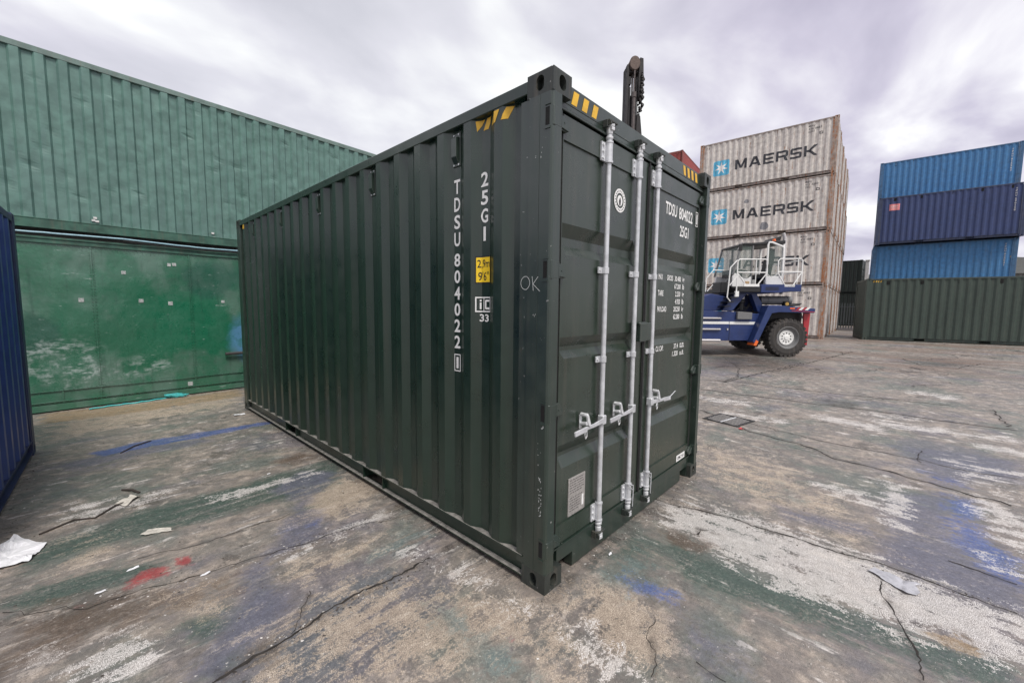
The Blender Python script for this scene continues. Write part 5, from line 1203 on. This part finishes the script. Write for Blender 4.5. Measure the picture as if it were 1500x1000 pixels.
# door: a white frame standing open in front of its opening
dm = MB(); dm.tube([(-.53, CF-.06, 2.36), (-.53, CF-.06, 3.62), (-.50, CF-.06, 3.70), (-.40, CF-.06, 3.69), (-.05, CF-.06, 3.56), (-.02, CF-.06, 3.50), (-.02, CF-.06, 2.66)], .032, 8); dm.build('door_frame', mWp, ld, smooth=True)
P([(-.46, 3.0), (-.22, 3.0), (-.20, 3.50), (-.42, 3.55)], CF+.10, CF+.12, 'door_rubber', mBk); MB().box(-.56, CF-.10, 2.86, -.50, CF-.02, 2.98).build('door_handle', mBk, ld)
sm = MB(); sm.box(-.62, .80, 2.55, -.12, 1.30, 2.70); sm.prism([(-.24, 2.68), (-.10, 2.68), (.0, 3.35), (-.10, 3.38)], .82, 1.28, 'y'); sm.box(-.45, .95, 2.27, -.25, 1.15, 2.56); sm.build('seat', mBk, ld, bev=.03)
MB().tube([(-1.20, 1.05, 2.27), (-.98, 1.05, 2.78)], .04, 8).lathe([(.16, -.012), (.185, 0), (.16, .012), (.15, 0), (.16, -.012)], (-.97, 1.05, 2.82), 'z', 20).box(-1.42, .7, 2.6, -1.15, 1.5, 2.85).build('steering_console', mBk, ld)
MB().box(-1.18, CF-.012, 2.36, -1.05, CF, 2.44).build('id_plate', flat('tan_plate', (.5, .33, .18), .5), ld)
MB().tube([(-1.34, CF+.1, 3.60), (-1.50, CF-.02, 3.45)], .012, 6).tube([(-1.50, CF-.02, 3.45), (-1.42, CF-.1, 3.68)], .012, 6).tube([(-1.42, CF-.1, 3.68), (-1.22, CF+.1, 3.66)], .012, 6).build('mirror_bracket', mAl, ld, smooth=True)
MB().box(-1.52, CF-.16, 3.40, -1.42, CF-.12, 3.62).build('mirror', mBk, ld, bev=.01)
# white railings
def rail(pts, r=.020, name='guard_rail'): MB().tube(pts, r, 8).build(name, mWp, ld, smooth=True)
y = .10
rail([(-1.64, y, 1.95), (-1.64, y, 3.06), (-1.60, y, 3.11), (-.76, y, 3.12), (-.70, y, 3.07), (-.70, y, 2.68), (-.98, y, 2.30)])
rail([(-1.64, y, 2.70), (-.70, y, 2.70)]); rail([(-1.62, y, 2.66), (-1.35, y, 2.30)]); rail([(-1.05, y, 3.11), (-1.05, y, 2.30)], .014)
rail([(.42, y, 2.33), (.42, y, 3.09), (.37, y, 3.15), (-.29, y, 3.14), (-.35, y, 3.08), (-.35, y, 2.70), (-.10, y, 2.30)])
rail([(-.35, y, 2.73), (.42, y, 2.73)]); rail([(.40, y, 2.70), (.16, y, 2.30)]); rail([(.28, y, 3.14), (.28, y, 2.34)], .014)
rail([(.42, y, 3.10), (.42, 2.3, 3.10), (.42, 2.3, 2.33)]); rail([(.42, y, 2.73), (.42, 2.3, 2.73)])
for a_, b_ in ((-1.42, -.92), (-.12, .22)): MB().box(a_, y-.02, 2.25, b_, y+.02, 2.33).build('rail_foot', mWp, ld, bev=.005)
rail([(-.70+.35*t, y, 2.68-.07*math.sin(math.pi*t)*1.6) for t in [i/8 for i in range(9)]], .008, 'safety_chain')
rail([(-1.70, .0, 3.02), (-1.66, .0, 3.08), (-1.72, .0, 3.06), (-1.92, .0, 2.84), (-1.96, .0, 2.20), (-1.98, .0, 1.90), (-1.85, .05, 1.78)], .020)
rail([(-1.64, .0, 2.62), (-1.92, .0, 2.28)], .016)
MB().box(-1.70, .04, 1.92, -1.58, .12, 2.10).build('step_bracket', mWp, ld, bev=.01)
rail([(-1.66, .9, 2.83), (-2.02, .9, 2.83), (-2.24, .9, 2.56), (-2.26, .9, 2.10)], .018); rail([(-2.20, .9, 2.12), (-2.02, .9, 2.34)], .016)
for i in range(4): MB().box(-2.02+.09*i, .05, 1.60+.14*i, -1.82+.09*i, .55, 1.63+.14*i).build('step', mBk, ld)
MB().box(-1.95, .5, 2.05, -1.66, 1.1, 2.42).build('junction_box', mBk, ld, bev=.02); MB().tube([(-1.62, .7, 2.1), (-1.75, .6, 2.3), (-1.60, .6, 2.6)], .03, 8).build('hose', mBk, ld, smooth=True)
# mast
ms = empty('mast', (0, 0, 0)); ms.parent = ld; ms.location = (-1.05, 0, 0); ms.scale = (.80, .9, 1.014)
for y0 in (.35, .62):
    MB().prism([(-5.34, y0), (-5.26, y0), (-5.26, y0+.22), (-5.34, y0+.22)], .25, 8.95).prism([(-5.24, y0+.02), (-5.17, y0+.02), (-5.17, y0+.20), (-5.24, y0+.20)], .25, 8.3).prism([(-5.14, y0+.0), (-4.98, y0+.0), (-4.98, y0+.22), (-5.14, y0+.22)], .25, 8.05).build('upright', mMs, ms)
    MB().tube([(-5.06, y0-.06, .3), (-5.06, y0-.06, 7.95)], .075, 14).tube([(-5.06, y0-.06, 7.95), (-5.06, y0-.06, 8.10)], .095, 14).tube([(-5.06, y0-.06, 8.1), (-5.06, y0-.06, 8.75)], .035, 10).build('lift_cylinder', mCh, ms, smooth=True)
    MB().tube([(-4.93, y0+.05, .3), (-4.93, y0+.05, 8.6)], .022, 8).tube([(-4.87, y0+.1, .3), (-4.87, y0+.1, 8.7)], .018, 8).build('lift_chain', mMs, ms)
    MB().lathe([(0, -.05), (.19, -.05), (.21, -.035), (.17, -.015), (.17, .015), (.21, .035), (.19, .05), (0, .05)], (-5.05, y0+.0, 8.98), 'y', 24).build('pulley', flat('pulley_worn', (.09, .065, .055), .5, .5, .3), ms)
    MB().prism([(-5.34, 8.75), (-4.80, 8.75), (-4.75, 9.15), (-4.86, 9.15), (-5.0, 9.02), (-5.34, 8.95)], y0+.06, y0+.16, 'y').build('head_plate', mMs, ms)
    b = MB(); b.prism([(-4.86, 8.0), (-4.74, 8.05), (-4.68, 8.35), (-4.70, 8.75), (-4.72, 9.12), (-4.84, 9.15), (-4.88, 8.6)], y0-.02, y0+.16, 'y')
    rr = random.Random(4)
    for i in range(16): z = 7.55+i*.075; s = rr.uniform(.03, .075); b.tube([(-4.80+rr.uniform(-.02, .08), y0-.05, z), (-4.76+rr.uniform(0, .09), y0-.02, z+s)], s*.8, 7)
    b.build('hose_cluster', mMs, ms)
    MB().prism([(-4.92, 6.6), (-4.78, 6.5), (-4.66, 6.65), (-4.68, 6.9), (-4.76, 7.45), (-4.90, 7.5)], y0+.0, y0+.18, 'y').build('guide_plate', mMs, ms, bev=.01)
for z in (.5, 2.5, 4.5, 6.5, 8.4): MB().box(-5.33, .4, z, -5.15, .72, z+.22).build('cross_member', mMs, ms)
MB().box(-5.62, .2, .5, -5.36, 2.3, 1.9).build('carriage', mBk, ld, bev=.02)
MB().box(-5.9, -1.6, 2.2, -5.62, 4.2, 2.6).box(-5.7, 1.0, 1.4, -5.60, 1.5, 2.2).build('spreader', flat('spreader_paint', (.5, .12, .03), .5), ld, bev=.02)
MB().tube([(-4.3, .5, 1.2), (-5.1, .5, 3.0)], .07, 12).tube([(-4.3, 2.0, 1.2), (-5.1, 2.0, 3.0)], .07, 12).build('tilt_cylinder', mGy, ld, smooth=True)
